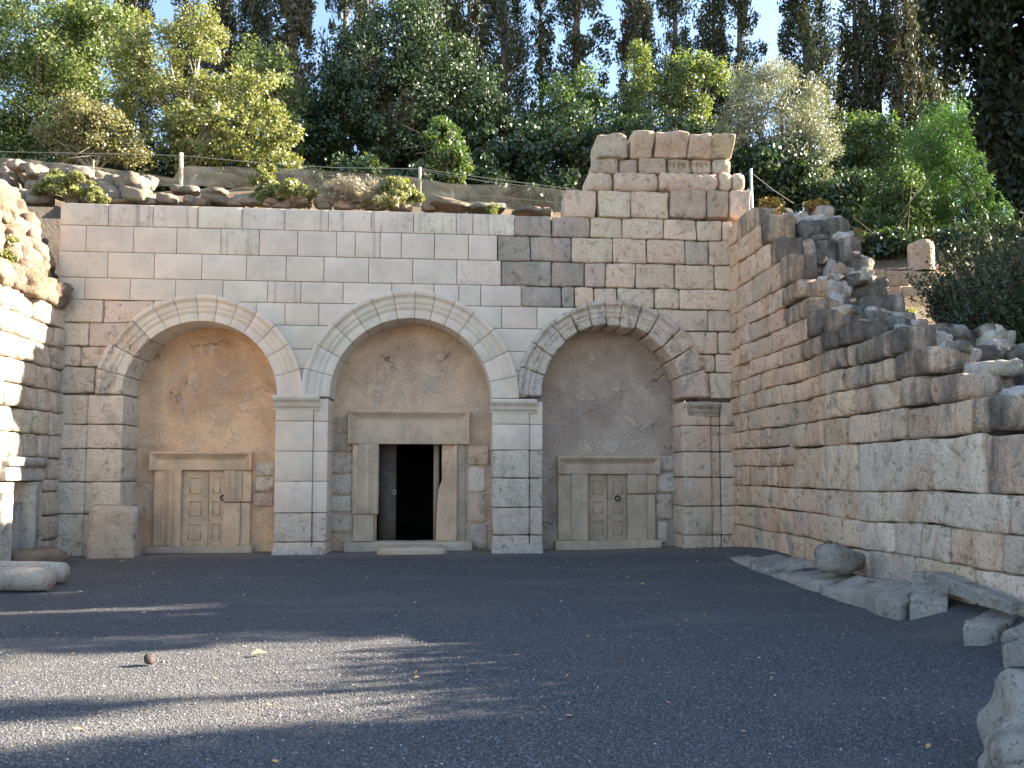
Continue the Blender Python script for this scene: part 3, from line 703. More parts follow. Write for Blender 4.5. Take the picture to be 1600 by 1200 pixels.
for k, (z0, z1, L) in enumerate(ENDS):
    if k == 3:
        u = -.1
        for (za, zb_) in ((1.39, 1.76), (1.76, 2.09)):
            u = -.1
            while u < 2.6:
                w = R.uniform(.42, .75); w = 2.75 - u if u + w > 2.35 else w
                rwall_block(u, u + w, za, zb_, L, k); u += w
        rwall_block(2.75, 3.68, 1.39, 2.02, L, k)
        for a, b in ((3.68, 4.72), (4.72, 6.35), (6.35, 7.25), (7.25, 8.6), (8.6, 10.1), (10.1, 11.5)): rwall_block(a, b, 1.39, 2.04 - .03 * (a > 7), L, k)
        corebox('wall_core', RW, M['rubble'], (.10, .095, .09), X_R + .12, BACKX - .1, -11.3, .05, 1.35, 2.0)
        continue
    u = -.1
    zb0 = z0 if not (k == 4) else 2.06
    while u < L - .1:
        w = R.uniform(.40, .85) if k > 2 else R.uniform(.5, 1.1)
        if u < 0: w = R.uniform(.35, .6)
        if u + w > L - .35: w = L - u
        za = 2.10 if (k == 4 and u + w / 2 < 2.75) else z0
        rwall_block(u, u + w, za, z1 + R.uniform(-.01, .01) + (R.uniform(-.03, .05) if u + w >= L else 0), L, k); u += w
    corebox('wall_core', RW, M['rubble'], (.10, .095, .09), X_R + .12, BACKX - .1, -L + .22, .05, max(-.1, z0 - .01), z1 - .05)
    # broken end of the course: back-face block, rubble core stones across the thickness
    Lup = ENDS[k + 1][2] if k + 1 < len(ENDS) else 0
    if L < 11:
        x = X_R + .42
        while x < BACKX - .3:
            w = R.uniform(.2, .42); l = R.uniform(.3, .5)
            pale = R.random() < .65
            stone('rubble_stone', RW, M['wallface'], (*jit((.34, .325, .30), .25, .04), R.uniform(.75, 1) if pale else .5), (x + w / 2, -L + l / 2 + R.uniform(-.05, .22), (z0 + z1) / 2 + R.uniform(-.04, .05)), (w * 1.1, l, (z1 - z0) * R.uniform(.7, 1.05)), (R.uniform(-.15, .15), R.uniform(-.15, .15), R.uniform(-.4, .4)), 5, .09, 7, fine=.6)
            x += w
        stone('ashlar_block', RW, M['wallface'], (*jit((.36, .33, .29), .2, .04), R.uniform(.5, .75)), (BACKX - .16, -L + .35 + R.uniform(-.1, .1), (z0 + z1) / 2), (.42, .62, (z1 - z0) * 1.02), (0, 0, R.uniform(-.08, .08)), 8, .06, 7, fine=.6)
    # rubble lying on the exposed step
    e = min(L, 9.5) - Lup
    m = int(e / .3 * 4) if L < 11 else int(e * 2)
    for _ in range(m):
        if e <= .3: break
        uu = R.uniform(Lup + .1, min(L, 9.5) - .1); s_ = R.uniform(.14, .30); pale = R.random() < .6
        stone('rubble_stone', RW, M['wallface'], (*jit((.36, .345, .32), .25, .04), R.uniform(.8, 1) if pale else .55), (R.uniform(X_R + .35, BACKX - .1), -uu, z1 + s_ * .12 - .04), (s_ * 1.3, s_ * 1.1, s_ * .7), (R.uniform(-.3, .3), R.uniform(-.3, .3), R.uniform(0, 3)), 4.5, .11, 5, fine=.6)
    u = 0.0
    while u < min(L, 9) - .5:
        w = R.uniform(.5, .9)
        if L - u < 1.6: stone('ashlar_block', RW, M['wallface'], (*jit((.34, .31, .27), .2, .04), R.uniform(.5, .75)), (BACKX - .15, -(u + w / 2), (z0 + z1) / 2), (.36, w, (z1 - z0)), (0, 0, 0), 8, .02, 5)
        u += w

# ---------------------------------------------------------------- left wall
LW = thing('side_wall', 'sunlit ashlar side wall with a small broken doorway at the left edge', 'wall', (-7.6, -3, .05))
LC = (.44, .375, .30)
zl = [0, .42, .86, 1.30, 1.52, 1.9, 2.32, 2.74, 3.14, 3.55, 3.95, 4.34, 4.72]
for k, (z0, z1) in enumerate(zip(zl[:-1], zl[1:])):
    LE = float(np.interp(z1, [0, 1, 4.75], [8.0, 6.6, 4.2]))
    u = -.1; off = .0
    while u < LE:
        w = R.uniform(.34, .6) if u < 3 else R.uniform(.6, .9)
        if z1 < 1.95 and u < 1.85 and u + w > .62:
            if u < .62: w = .62 - u
            else: u = 1.85; continue
        if w > .05: patch('ashlar_block', LW, M['ancient'], jit(LC, .12, .04), rect(u + .01, u + w - .01, z0 + .008, z1 - .008), w, z1 - z0, F_LEFT, .4, rough=.03, rad=R.uniform(.035, .06), base=R.uniform(-.03, .03), step=.11)
        u += w
corebox('wall_core', LW, M['mortar'], CORE, -8.4, -7.42, -4.2, -1.86, -.1, 4.7); corebox('wall_core', LW, M['mortar'], CORE, -8.4, -7.42, -6.6, -4.2, -.1, 1.2); corebox('wall_core', LW, M['mortar'], CORE, -8.4, -7.42, -.62, .6, -.1, 4.7); corebox('wall_core', LW, M['mortar'], CORE, -8.4, -7.42, -1.86, -.62, 1.9, 4.7)
corebox('wall_core', LW, M['dark'], None, -8.4, -8.0, -1.86, -.62, -.1, 1.9)  # near-black backing painted for the shade deep in the side doorway
LG = (.40, .385, .36)
patch('lintel', LW, M['carved'], LG, rect(.62, 1.84, 1.5, 1.90), 1.22, .4, F_LEFT, .4, rough=.008, rad=.02, base=.06, nfun=lambda u, z, su, sz: .05 if z > sz * .62 else 0, eb=[.247, .25], step=.15)
patch('jamb', LW, M['carved'], LG, rect(.64, .95, -.02, 1.48), .31, 1.5, F_LEFT, .4, rough=.012, rad=.02, base=.03, nfun=lambda u, z, su, sz: .03 if u > su * .5 else 0, ea=[.153, .157], step=.15)
patch('jamb', LW, M['carved'], (.55, .52, .48), rect(1.55, 1.84, -.02, 1.48), .29, 1.5, F_LEFT, .4, rough=.012, rad=.02, base=.03, step=.15)
def curved(a, b): z = .02 + 1.12 * b; w = .42 * (1 if b < .55 else math.sqrt(max(.02, 1 - ((b - .55) / .47) ** 2))); return 1.0 + w * a, z
patch('door_leaf', LW, M['carved'], (.30, .30, .30), curved, .42, 1.1, F_LEFT, .12, rough=.006, rad=.012, base=-.14, step=.1)

# rough boulder wall above the left wall
BW = thing('boulder_wall', 'steep heap of rounded tan boulders above the sunlit left wall', 'boulder wall', (-7.9, -2.5, 4.6))
z = 4.72
lay = 0
while z < 6.75:
    u = R.uniform(-.1, .1); hgt = R.uniform(.34, .46)
    while u < 4.3 - lay * .2:
        w = R.uniform(.34, .66); s_ = hgt * R.uniform(.95, 1.2)
        ang = u < .45
        stone('boulder', BW, M['rubble'], jit((.33, .265, .205), .2, .06), (-7.42 - .19 * lay - R.uniform(0, .12), -(u + w / 2) - (.12 if ang else 0), z + hgt / 2 + R.uniform(-.05, .05)), (R.uniform(.5, .7), w * 1.08, s_), (R.uniform(-.3, .3), R.uniform(-.2, .2), R.uniform(-.2, .2)), 6 if ang else 3.6, .12, 10, fine=.7)
        u += w
    z += hgt * .95; lay += 1
# fill behind the boulders
Vc = [(-7.75, .6, 4.6), (-7.75, -4.2, 4.6), (-8.9, -3.2, 6.6), (-8.9, .6, 6.6), (-10, -4.2, 4.6), (-10, .6, 4.6)]
add_world('wall_core', Vc, np.array([(0, 1, 2, 3), (3, 2, 4, 5)]), M['earth'], BW, None, False)

# rubble kerb on top of the facade
RB = thing('rubble_row', 'row of loose grey field stones along the top edge of the facade', 'rubble', (-4, .8, 6.7))
def px_stone(par, x, y, w, h, Y, mat, col, p=3, rough=.06, n=5, name='field_stone'):
    c = at(x, y, Y); s_ = (Y + 15) / F * 1.02
    return stone(name, par, mat, jit(col, .15, .05), c, (w * s_, max(w, h) * s_ * .9, h * s_), (R.uniform(-.15, .15), R.uniform(-.15, .15), R.uniform(-.4, .4)), p + 1, rough * 1.5, 7, fine=.6)
G1 = (.30, .27, .235)
for x, y, w, h in ((55, 268, 28, 22), (75, 280, 24, 20), (98, 275, 30, 18), (128, 272, 36, 18), (120, 296, 34, 28), (92, 300, 28, 24), (155, 300, 26, 22), (178, 285, 30, 24), (205, 287, 50, 22), (215, 308, 44, 20), (180, 308, 28, 20),
                   (175, 290, 22, 20), (262, 313, 30, 16), (300, 315, 28, 13), (340, 314, 46, 14), (238, 316, 20, 10), (190, 318, 30, 8), (290, 298, 44, 12), (335, 300, 40, 10), (380, 312, 30, 14), (505, 318, 30, 14), (590, 320, 34, 12),
                   (700, 322, 70, 12), (760, 328, 60, 10), (830, 333, 60, 7), (670, 324, 26, 12), (45, 262, 22, 16), (25, 258, 26, 18), (142, 312, 26, 16), (465, 316, 36, 14), (545, 319, 26, 12), (625, 322, 30, 10), (430, 316, 30, 12)):
    px_stone(RB, x, y, w * .9, h * .9, 1.0 if y > 300 else 1.5, M['rubble'], G1 if R.random() < .7 else (.36, .29, .23), 5 if w > 42 else 3)

for _ in range(60):
    x = R.uniform(5, 235); y = R.uniform(258 + x * .1, 316); px_stone(RB, x, y, R.uniform(16, 34), R.uniform(12, 20), 1.0 + (316 - y) / 40, M['rubble'], G1 if R.random() < .6 else (.40, .33, .26), 3)
for _ in range(34):
    x = R.uniform(235, 880); px_stone(RB, x, np.interp(x, [235, 880], [318, 335]) - R.uniform(0, 8), R.uniform(10, 26), R.uniform(6, 12), .9, M['rubble'], (.34, .27, .21), 3)

# ---------------------------------------------------------------- low wall with a column stump
LO = thing('low_wall', 'low tan block wall carrying a column stump beyond the broken wall', 'wall', (9.6, .6, 4.8))
for (y0, y1, js) in ((422, 447, (1345, 1386, 1424, 1482)), (447, 474, (1345, 1372, 1410, 1457, 1483)), (474, 503, (1345, 1390, 1436, 1482)), (503, 530, (1345, 1400, 1445, 1482))):
    for a, b in zip(js[:-1], js[1:]):
        X0, X1 = at(a, 450, .5)[0], at(b, 450, .5)[0]; z1, z0 = at(1420, y0, .5)[2], at(1420, y1, .5)[2]
        patch('ashlar_block', LO, M['wallface'], jit((.42, .335, .25), .12), rect(X0 + .01, X1 - .01, z0 + .006, z1 - .006), X1 - X0, z1 - z0, f_at(.5), .55, rough=.015, rad=.04, base=R.uniform(-.015, .015), step=.15)
a = at(1345, 422, .5); b = at(1482, 530, .5)
corebox('wall_core', LO, M['wallface'], (.40, .33, .25), a[0] + .03, b[0] - .03, .56, 1.0, b[2], a[2] - .03)
c = at(1440, 424, .75); hh = at(1440, 378, .75)[2] - c[2]; Vt = []; nA = 22
for j in range(7):
    for i in range(nA):
        t = 2 * math.pi * i / nA; rr = .265 + .012 * mnoise.noise(Vector((math.cos(t) * 2, math.sin(t) * 2, j * .5))) - (.03 if j == 6 else 0)
        Vt.append((c[0] + rr * math.cos(t), c[1] + rr * math.sin(t), c[2] - .02 + hh * min(j, 5.7) / 5.7 + (.02 * math.sin(3 * t + 1) if j >= 5 else 0)))
Ft = [(j * nA + i, j * nA + (i + 1) % nA, (j + 1) * nA + (i + 1) % nA, (j + 1) * nA + i) for j in range(6) for i in range(nA)]
nside = len(Ft)
Vt.append((c[0], c[1], c[2] + hh)); Ft += [(6 * nA + i, 6 * nA + (i + 1) % nA, len(Vt) - 1, len(Vt) - 1) for i in range(nA)]
o = bpy.data.meshes.new('column_stump'); o.from_pydata([(x - c[0], y - c[1], z - c[2]) for x, y, z in Vt], [], [tuple(dict.fromkeys(f)) for f in Ft]); o.polygons.foreach_set('use_smooth', [i < nside - nA for i in range(len(o.polygons))])
tag(link('column_stump', o, M['wallface'], None, c, (.46, .36, .27)), 'short round column stump standing on the low tan wall', 'column')

# ---------------------------------------------------------------- loose stones in the courtyard
def loose(name, label, cat, c, size, rot=(0, 0, 0), p=4, rough=.05, n=10, mat='ancient', col=CREAM, group=None, fine=.35, freq=1.6):
    return tag(stone(name, None, M[mat], col, c, size, rot, p, rough, n, True, freq, fine), label, cat, group)
SL = (.27, .25, .225, .82)
def slab(label, P, th, col=SL):
    # flat slab from four top corners (points), running down into the ground
    A = np.array(P, float)
    n1, n2 = 22, 14; V = []; 
    sd = R.uniform(0, 99)
    def top(s, t):
        q = (A[0] * (1 - s) + A[1] * s) * (1 - t) + (A[3] * (1 - s) + A[2] * s) * t
        e = min(s, 1 - s, t, 1 - t)
        q = q + .05 * np.array([mnoise.noise(Vector((q[0] * 2, q[1] * 2, sd))), mnoise.noise(Vector((q[0] * 2, q[1] * 2, sd + 9))), 0]) + .025 * np.array([mnoise.noise(Vector((q[0] * 8, q[1] * 8, sd))), mnoise.noise(Vector((q[0] * 8, q[1] * 8, sd + 9))), 0])
        zz = q[2] + .03 * mnoise.noise(Vector((q[0] * 2.5, q[1] * 2.5, sd))) + .018 * mnoise.noise(Vector((q[0] * 9, q[1] * 5, sd))) - (.045 if e < .02 else 0)
        return (q[0], q[1], zz)
    ss = [0, .03] + [.03 + .94 * i / (n1 - 2) for i in range(1, n1 - 2)] + [.97, 1]; tt = [0, .06] + [.06 + .88 * i / (n2 - 2) for i in range(1, n2 - 2)] + [.94, 1]
    for t in tt:
        for s in ss: V.append(top(s, t))
    na, nb = len(ss), len(tt)
    Fc = [(j * na + i, j * na + i + 1, (j + 1) * na + i + 1, (j + 1) * na + i) for j in range(nb - 1) for i in range(na - 1)]
    loop = [i for i in range(na)] + [j * na + na - 1 for j in range(1, nb)] + [(nb - 1) * na + i for i in range(na - 2, -1, -1)] + [j * na for j in range(nb - 2, 0, -1)]
    o0 = len(V); ctr = A.mean(0)
    for i in loop:
        v = V[i]; V.append((v[0] + (ctr[0] - v[0]) * .03, v[1] + (ctr[1] - v[1]) * .03, v[2] - th))
    L = len(loop); Fc += [(loop[(i + 1) % L], loop[i], o0 + i, o0 + (i + 1) % L) for i in range(L)]
    V = np.array(V); Fc = np.array(Fc); a, b, c_ = V[Fc[0]][:3]
    if np.cross(b - a, c_ - a)[2] < 0: Fc = Fc[:, ::-1]
    return tag(add_world('stone_slab', V, Fc, M['carved'], None, col), label, 'slab', 'flat slabs along the foot of the right wall')
fr = lambda x, y, X=4.9: onx(x, y, X)
slab('farthest flat grey slab at the foot of the right wall', [fr(1121, 866), fr(1194, 888), fr(1282, 876, 5.5), fr(1160, 857, 5.5)], .3)
slab('cracked flat grey slab beside the dark boulder', [fr(1191, 893), fr(1287, 913), fr(1335, 896, 5.5), fr(1230, 882, 5.5)], .3)
slab('long rounded slab between the boulder and the carved fragment', [fr(1287, 918), fr(1405, 941), fr(1446, 913, 5.4), fr(1340, 898, 5.4)], .3, (.30, .265, .23, .85))
slab('square grey slab just right of the carved fragment', [at(1505, 974, -8.0), at(1562, 978, -8.1), at(1600, 952, -7.4), at(1547, 947, -7.3)], .35)
slab('grey slab half cut off by the right edge of the picture', [at(1562, 986, -8.4), at(1650, 994, -8.4), at(1660, 968, -7.9), at(1600, 972, -8.0)], .35)
slab('thick slab with a ragged side at the right edge', [at(1573, 1010, -8.8), at(1680, 1018, -8.8), at(1690, 1000, -8.4), at(1592, 996, -8.4)], .4)
loose('boulder', 'dark grey rounded boulder lying on the slabs by the right wall', 'boulder', (5.28, -4.85, .45), (.60, .44, .34), (0, .1, .4), 3.4, .09, 14, 'carved', (.20, .185, .165, .72))
# carved fragment: a moulded block leaning back, with a slim arm running down to the right
def fragment():
    O = np.array(onx(1421, 953, 5.0)); O[2] -= .03; bb = np.array([.80, -.60, 0]) * .36; aa = np.array([.60, .80, 0])
    pr = [(0, -.1), (0, .055), (.02, .075), (.13, .10), (.13, .15), (.15, .17), (.26, .19), (.26, .25), (.28, .27), (.38, .29), (.38, .37), (.40, .39), (.52, .40), (.53, .28), (.38, .10), (.3, -.1)]
    n = len(pr); V = [tuple(O + aa * p + bb * t + np.array([0, 0, z + .012 * mnoise.noise(Vector((p * 9, z * 9, t * 5)))])) for t in (0, .04, .5, .96, 1) for (p, z) in [((p - .19) * (.96 if t in (0, 1) else 1) + .19, (z - .15) * (.96 if t in (0, 1) else 1) + .15) for p, z in pr]]
    Fc = [(k * n + i, k * n + (i + 1) % n, (k + 1) * n + (i + 1) % n, (k + 1) * n + i) for k in range(4) for i in range(n)] + [tuple(range(n - 1, -1, -1)), tuple(range(4 * n, 5 * n))]
    P0 = O + bb * .8 + aa * .42 + np.array([0, 0, .33]); P1 = np.array(onx(1590, 950, 5.42)); d = P1 - P0; dn = d / np.linalg.norm(d); sd = np.cross(dn, (0, 0, 1)); sd /= np.linalg.norm(sd); up = np.cross(sd, dn)
    o0 = len(V); m = 7
    for k in range(m):
        t = k / (m - 1); c = P0 + d * t; w = .11 - .03 * t; hh = .085 - .03 * t
        for (sx, sz) in ((-1, -1), (1, -1), (1, .8), (.8, 1), (-.8, 1), (-1, .8)):
            V.append(tuple(c + sd * w * sx + up * hh * sz + .012 * np.array(mnoise.noise_vector(Vector(c) * 6 + Vector((sx, sz, 0))))))
    Fc += [(o0 + k * 6 + i, o0 + k * 6 + (i + 1) % 6, o0 + (k + 1) * 6 + (i + 1) % 6, o0 + (k + 1) * 6 + i) for k in range(m - 1) for i in range(6)] + [tuple(o0 + i for i in range(5, -1, -1)), tuple(o0 + (m - 1) * 6 + i for i in range(6))]
    me = bpy.data.meshes.new('carved_fragment'); ctr = np.mean(np.array(V), 0)
    me.from_pydata([tuple(np.array(v) - ctr) for v in V], [], Fc)
    bm = bmesh.new(); bm.from_mesh(me); bmesh.ops.recalc_face_normals(bm, faces=bm.faces); bm.to_mesh(me); bm.free()
    tag(link('carved_fragment', me, M['carved'], None, ctr, (.30, .28, .25, .9)), 'angular carved stone fragment with stepped mouldings propped against the right wall', 'stone fragment')
fragment()
loose('foreground_boulder', 'big pitted grey and white boulder in the bottom right corner', 'boulder', (float(gnd(1725, 1235)[0]), float(gnd(1725, 1235)[1]), -.06), (1.1, 1.0, .84), (.1, .25, .5), 3.6, .12, 26, 'carved', (.28, .26, .235, .66), fine=.8)
# left side: stone block, fallen columns, flat rock
c = at(166, 880, -.45); bl = tag(stone('stone_block', None, M['ancient'], (.42, .34, .26), (c[0], -.1, .50), (.84, .6, 1.04), (0, .05, .1), 12, .03, 14), 'upright rough trough-like stone block in front of the left pilaster', 'stone block')
def drum(label, x1, y1, length, r, Y, z, col):
    c = gnd(x1, y1, z); V = []; n = 20; k = 8
    for j in range(k):
        xx = -length * j / (k - 1); rr = r * (.9 if j == 0 else 1)
        for i in range(n):
            t = 2 * math.pi * i / n; w = rr * (1 + .05 * mnoise.noise(Vector((xx * 2, math.cos(t) * 1.5, math.sin(t) * 1.5 + Y))))
            V.append((xx, w * math.cos(t), w * math.sin(t)))
    Fc = [(j * n + i, j * n + (i + 1) % n, (j + 1) * n + (i + 1) % n, (j + 1) * n + i) for j in range(k - 1) for i in range(n)]
    me = bpy.data.meshes.new('fallen_column'); me.from_pydata(V, [], Fc + [tuple(range(n - 1, -1, -1)), tuple(range((k - 1) * n, k * n))])
    bm = bmesh.new(); bm.from_mesh(me); bmesh.ops.recalc_face_normals(bm, faces=bm.faces); bm.to_mesh(me); bm.free(); me.shade_smooth()
    tag(link('fallen_column', me, M['ancient'], None, (c[0], c[1], z), col, (0, 0, -.12)), label, 'column', 'fallen columns at the left')
drum('nearer fallen column lying on the gravel at the left edge', 78, 905, 2.2, .17, 1, .16, (.46, .40, .33))
drum('farther fallen column lying behind another at the left edge', 100, 894, 2.4, .16, 5, .17, (.50, .46, .40))
c = gnd(28, 884, .1); loose('flat_rock', 'low brown rock behind the fallen columns at the left edge', 'rock', (c[0], c[1] + .5, .16), (1.0, .6, .36), (0, 0, .1), 3, .06, 7, 'rubble', (.36, .28, .21))
c = gnd(642, 872, .05); loose('doorstep', 'worn rounded doorstep stone in front of the open centre doorway', 'doorstep', (c[0], .12, .10), (1.36, .62, .26), (0, 0, .02), 5, .05, 10, 'frame', (.42, .33, .25))
c = gnd(234, 1036); loose('pebble', 'single dark stone lying in the sunlit gravel patch', 'stone', (c[0], c[1], .04), (.085, .08, .09), (0, 0, .4), 2.3, .08, 5, 'rubble', (.16, .13, .12))
c = gnd(405, 1024)
def dry_leaf(c, s_):
    V = [(-s_, 0, 0), (-s_ * .2, s_ * .5, s_ * .5), (s_, .0, .15 * s_), (-s_ * .2, -s_ * .5, s_ * .35), (0, 0, s_ * .12)]
    me = bpy.data.meshes.new('dry_leaf'); me.from_pydata(V, [], [(0, 4, 1), (1, 4, 2), (2, 4, 3), (3, 4, 0)])
    return link('dry_leaf', me, M['dryleaf'], None, (c[0], c[1], .012), None, (.2, .1, .4))
tag(dry_leaf(c, .07), 'curled orange dry leaf at the edge of the sunlit gravel', 'leaf')
tag(dry_leaf(gnd(652, 1062), .035), 'small pale dry leaf at the tip of the sunlit gravel', 'leaf')

# gravel: real small stones lying on the ground
rng = np.random.default_rng(5)
def gravel(n):
    # nearer to the viewer denser
    d = rng.uniform(0, 1, n) ** 1.5 * 12.6 + 3.4; t = rng.uniform(-.66, .62, n) + YAW
    X = d * np.sin(t) ; Y = -15 + d * np.cos(t); ok = (X > X_L + .1) & (X < X_R - .3) & (Y < -.15); X, Y = X[ok], Y[ok]; n = len(X)
    s = rng.uniform(.004, .0095, n) * (1 + (rng.random(n) > .985) * .9)
    O = np.array([(1, 0, 0), (0, 1, 0), (-1, 0, 0), (0, -1, 0), (0, 0, 1), (0, 0, -1)], float)
    T = np.array([(0, 1, 4), (1, 2, 4), (2, 3, 4), (3, 0, 4)])
    a = rng.uniform(0, 6.28, n); ca, sa = np.cos(a), np.sin(a)
    V = O[None] * rng.uniform(.65, 1.35, (n, 6, 1)) * s[:, None, None] * np.array([1.15, 1, .8])
    tx = V[..., 0] + V[..., 2] * rng.normal(0, .3, (n, 1)); W = np.stack([tx * ca[:, None] - V[..., 1] * sa[:, None], tx * sa[:, None] + V[..., 1] * ca[:, None], V[..., 2]], -1)
    W += np.stack([X, Y, gz(X, Y) + s * .15], -1)[:, None]
    Fc = (T[None] + np.arange(n)[:, None, None] * 6).reshape(-1, 3); at_ = np.repeat(rng.random(n) , 4)
    o = link('gravel', mkmesh('gravel', W.reshape(-1, 3), Fc, at_), M['gravel'])
    tag(o, 'dark grey gravel strewn over the whole courtyard', 'gravel', kind='stuff')
gravel(190000)
def litter(n):
    X = rng.uniform(-7, 5.3, n); Y = np.where(rng.random(n) < .45, -.2 - rng.random(n) ** 2 * 2.5, rng.uniform(-11.5, -1, n)); s = rng.uniform(.012, .035, n); a = rng.uniform(0, 6.28, n)
    d = np.stack([np.cos(a), np.sin(a), rng.normal(0, .25, n)], 1) * s[:, None]; e = np.stack([-np.sin(a), np.cos(a), rng.normal(0, .3, n)], 1) * (s * rng.uniform(.15, .6, n))[:, None]
    c = np.stack([X, Y, gz(X, Y) + .016], 1); V = np.stack([c - d, c + e, c + d, c - e], 1).reshape(-1, 3)
    tag(link('leaf_litter', mkmesh('leaf_litter', V, np.arange(4 * n).reshape(-1, 4)), M['dryleaf']), 'tiny dry leaves and twigs scattered over the gravel', 'leaf litter', kind='stuff')
litter(420)

# ---------------------------------------------------------------- fence on the bank
FE = thing('wire_fence', 'low wire fence with two posts and sagging grey netting above the facade', 'fence', (-2, 2.8, 8.0))
YF = 2.8
def post(x, y0, y1, r, mat, k=8):
    a, b = at(x, y1, YF), at(x, y0, YF); Vp, Fp = tube([tuple(a - np.array([0, 0, .3])), tuple((a + b) / 2), tuple(b), tuple(b + np.array([0, 0, .01]))], [r, r, r, r * .3], k); add_world('post', Vp, np.array(Fp), mat, FE)
post(283, 239, 292, .045, M['post']); post(656, 262, 322, .04, M['post']); post(-60, 232, 275, .04, M['post']); post(146, 250, 285, .012, M['post'])
def wire(pts, r=.008):
    P = [at(x, y, YF + .02) for x, y in pts]; Vp, Fp = tube([tuple(p) for p in P], [r] * len(P), 5); add_world('wire', Vp, np.array(Fp), M['wire'], FE)
wire([(-60, 236), (100, 239), (283, 243), (400, 254), (520, 262), (656, 264), (780, 281), (905, 297)]); wire([(656, 266), (760, 284), (905, 300)]); wire([(656, 300), (780, 308), (905, 320)]); wire([(283, 262), (470, 272), (656, 282)])
tops = [(-60, 238), (0, 247), (100, 256), (200, 268), (275, 280), (286, 261), (360, 262), (470, 265), (560, 272), (640, 277), (700, 288), (780, 290), (850, 295), (905, 301)]
bots = [(-60, 272), (0, 282), (100, 290), (200, 290), (275, 293), (286, 292), (360, 294), (470, 305), (560, 312), (640, 322), (700, 326), (780, 328), (850, 332), (905, 334)]
V = []; m = 90; nb = 9
for i in range(m + 1):
    x = -60 + 965 * i / m; yt = np.interp(x, [t[0] for t in tops], [t[1] for t in tops]); yb = np.interp(x, [t[0] for t in bots], [t[1] for t in bots])
    for j in range(nb + 1):
        p = at(x, yt + (yb - yt) * j / nb, YF); k = j / nb
        V.append((p[0], p[1] - .05 + .10 * mnoise.noise(Vector((p[0] * 1.2, k * 1.6, 3))) + .05 * mnoise.noise(Vector((p[0] * 3, k * 4, 8))), p[2]))
Fc = [(i * (nb + 1) + j, i * (nb + 1) + j + 1, (i + 1) * (nb + 1) + j + 1, (i + 1) * (nb + 1) + j) for i in range(m) for j in range(nb)]
add_world('netting', V, np.array(Fc), M['net'], FE)
PO = thing('guy_pole', 'thin grey metal pole with a slack wire beside the top of the broken wall', 'pole', (6.75, 1.5, 7.4))
a, b = at(1175, 330, 1.5), at(1173, 264, 1.5); Vp, Fp = tube([tuple(a - np.array([0, 0, .4])), tuple(b)], [.03, .03], 8); add_world('pole', Vp, np.array(Fp), M['steel'], PO)
a, b = at(1174, 270, 1.5), at(1240, 318, 1.2); Vp, Fp = tube([tuple(a), tuple((a + b) / 2 - np.array([0, 0, .03])), tuple(b)], [.008] * 3, 5); add_world('wire', Vp, np.array(Fp), M['wire'], PO)
# ---------------------------------------------------------------- vegetation
def unit(v): return v / np.maximum(np.linalg.norm(v, axis=1, keepdims=True), 1e-9)
def leafmesh(name, P, size, asp, axis=None, spread=1.0, out=None):
    n = len(P); a = rng.normal(size=(n, 3))
    if axis is not None: a = np.asarray(axis) + a * spread
    a = unit(a); b = rng.normal(size=(n, 3))
    if out is not None: b = np.cross(a, out + .7 * b)
    else: b = np.cross(a, b)
    b = unit(b); L = (size * rng.uniform(.65, 1.35, n))[:, None]; W = L / asp
    V = np.stack([P - a * L / 2, P + b * W / 2 - a * L * .08, P + a * L / 2, P - b * W / 2 - a * L * .08], 1).reshape(-1, 3)
    return mkmesh(name, V, np.arange(n * 4).reshape(-1, 4), rng.random(n))
def clump_points(blobs, nleaf, cr, shell=.55, squash=.8, bottom=True):
    # blobs: (centre, radii); small leaf clumps spread through each, denser towards the outside, with gaps
    C = np.array([b[0] for b in blobs]); Rr = np.array([b[1] for b in blobs]); wgt = (Rr ** 1).prod(1) ** (2 / 3.); wgt /= wgt.sum()
    nc = max(8, int(nleaf / 95)); idx = rng.choice(len(blobs), nc, p=wgt)
    d = unit(rng.normal(size=(nc, 3))); rad = rng.uniform(shell, 1.05, nc) ** .8
    cc = C[idx] + d * Rr[idx] * rad[:, None]
    size = cr * rng.uniform(.55, 1.45, nc)
    per = rng.choice(nc, nleaf, p=size ** 2 / (size ** 2).sum())
    g = unit(rng.normal(size=(nleaf, 3))) * (rng.uniform(0, 1, nleaf) ** .45)[:, None] * size[per][:, None] * np.array([1, 1, squash])
    P = cc[per] + g; return P, unit(g + .5 * unit(P - C[idx][per])), cc
def limbs(base, targets, r0, k=6, lean=.25):
    parts = []; base = Vector(base)
    ctr = sum((Vector(t) for t in targets), Vector()) / len(targets)
    fork = base.lerp(ctr, .45); fork.x = base.x * .6 + fork.x * .4; fork.y = base.y * .6 + fork.y * .4
    parts.append(tube([base - Vector((0, 0, .25)), base.lerp(fork, .5) + Vector((.04, .02, 0)), fork], [r0 * 1.25, r0, r0 * .8], 8))
    for t in targets:
        t = Vector(t); m = fork.lerp(t, .5) + Vector((rng.normal() * .12, rng.normal() * .12, .12))
        parts.append(tube([fork, m, t], [r0 * .55, r0 * .33, r0 * .08], k))
        for _ in range(2):
            e = m.lerp(t, rng.uniform(.1, .7)); q = e + Vector(tuple(rng.normal(size=3) * .45)); parts.append(tube([e, e.lerp(q, .5) + Vector((0, 0, .05)), q], [r0 * .2, r0 * .12, r0 * .03], 4))
    return merge(parts)
def pxblob(x, y, rx, ry, Y, dep=.8):
    c = at(x, y, Y); s_ = (Y + 15) / F * 1.03; return c, np.array([rx * s_, rx * s_ * dep, ry * s_])
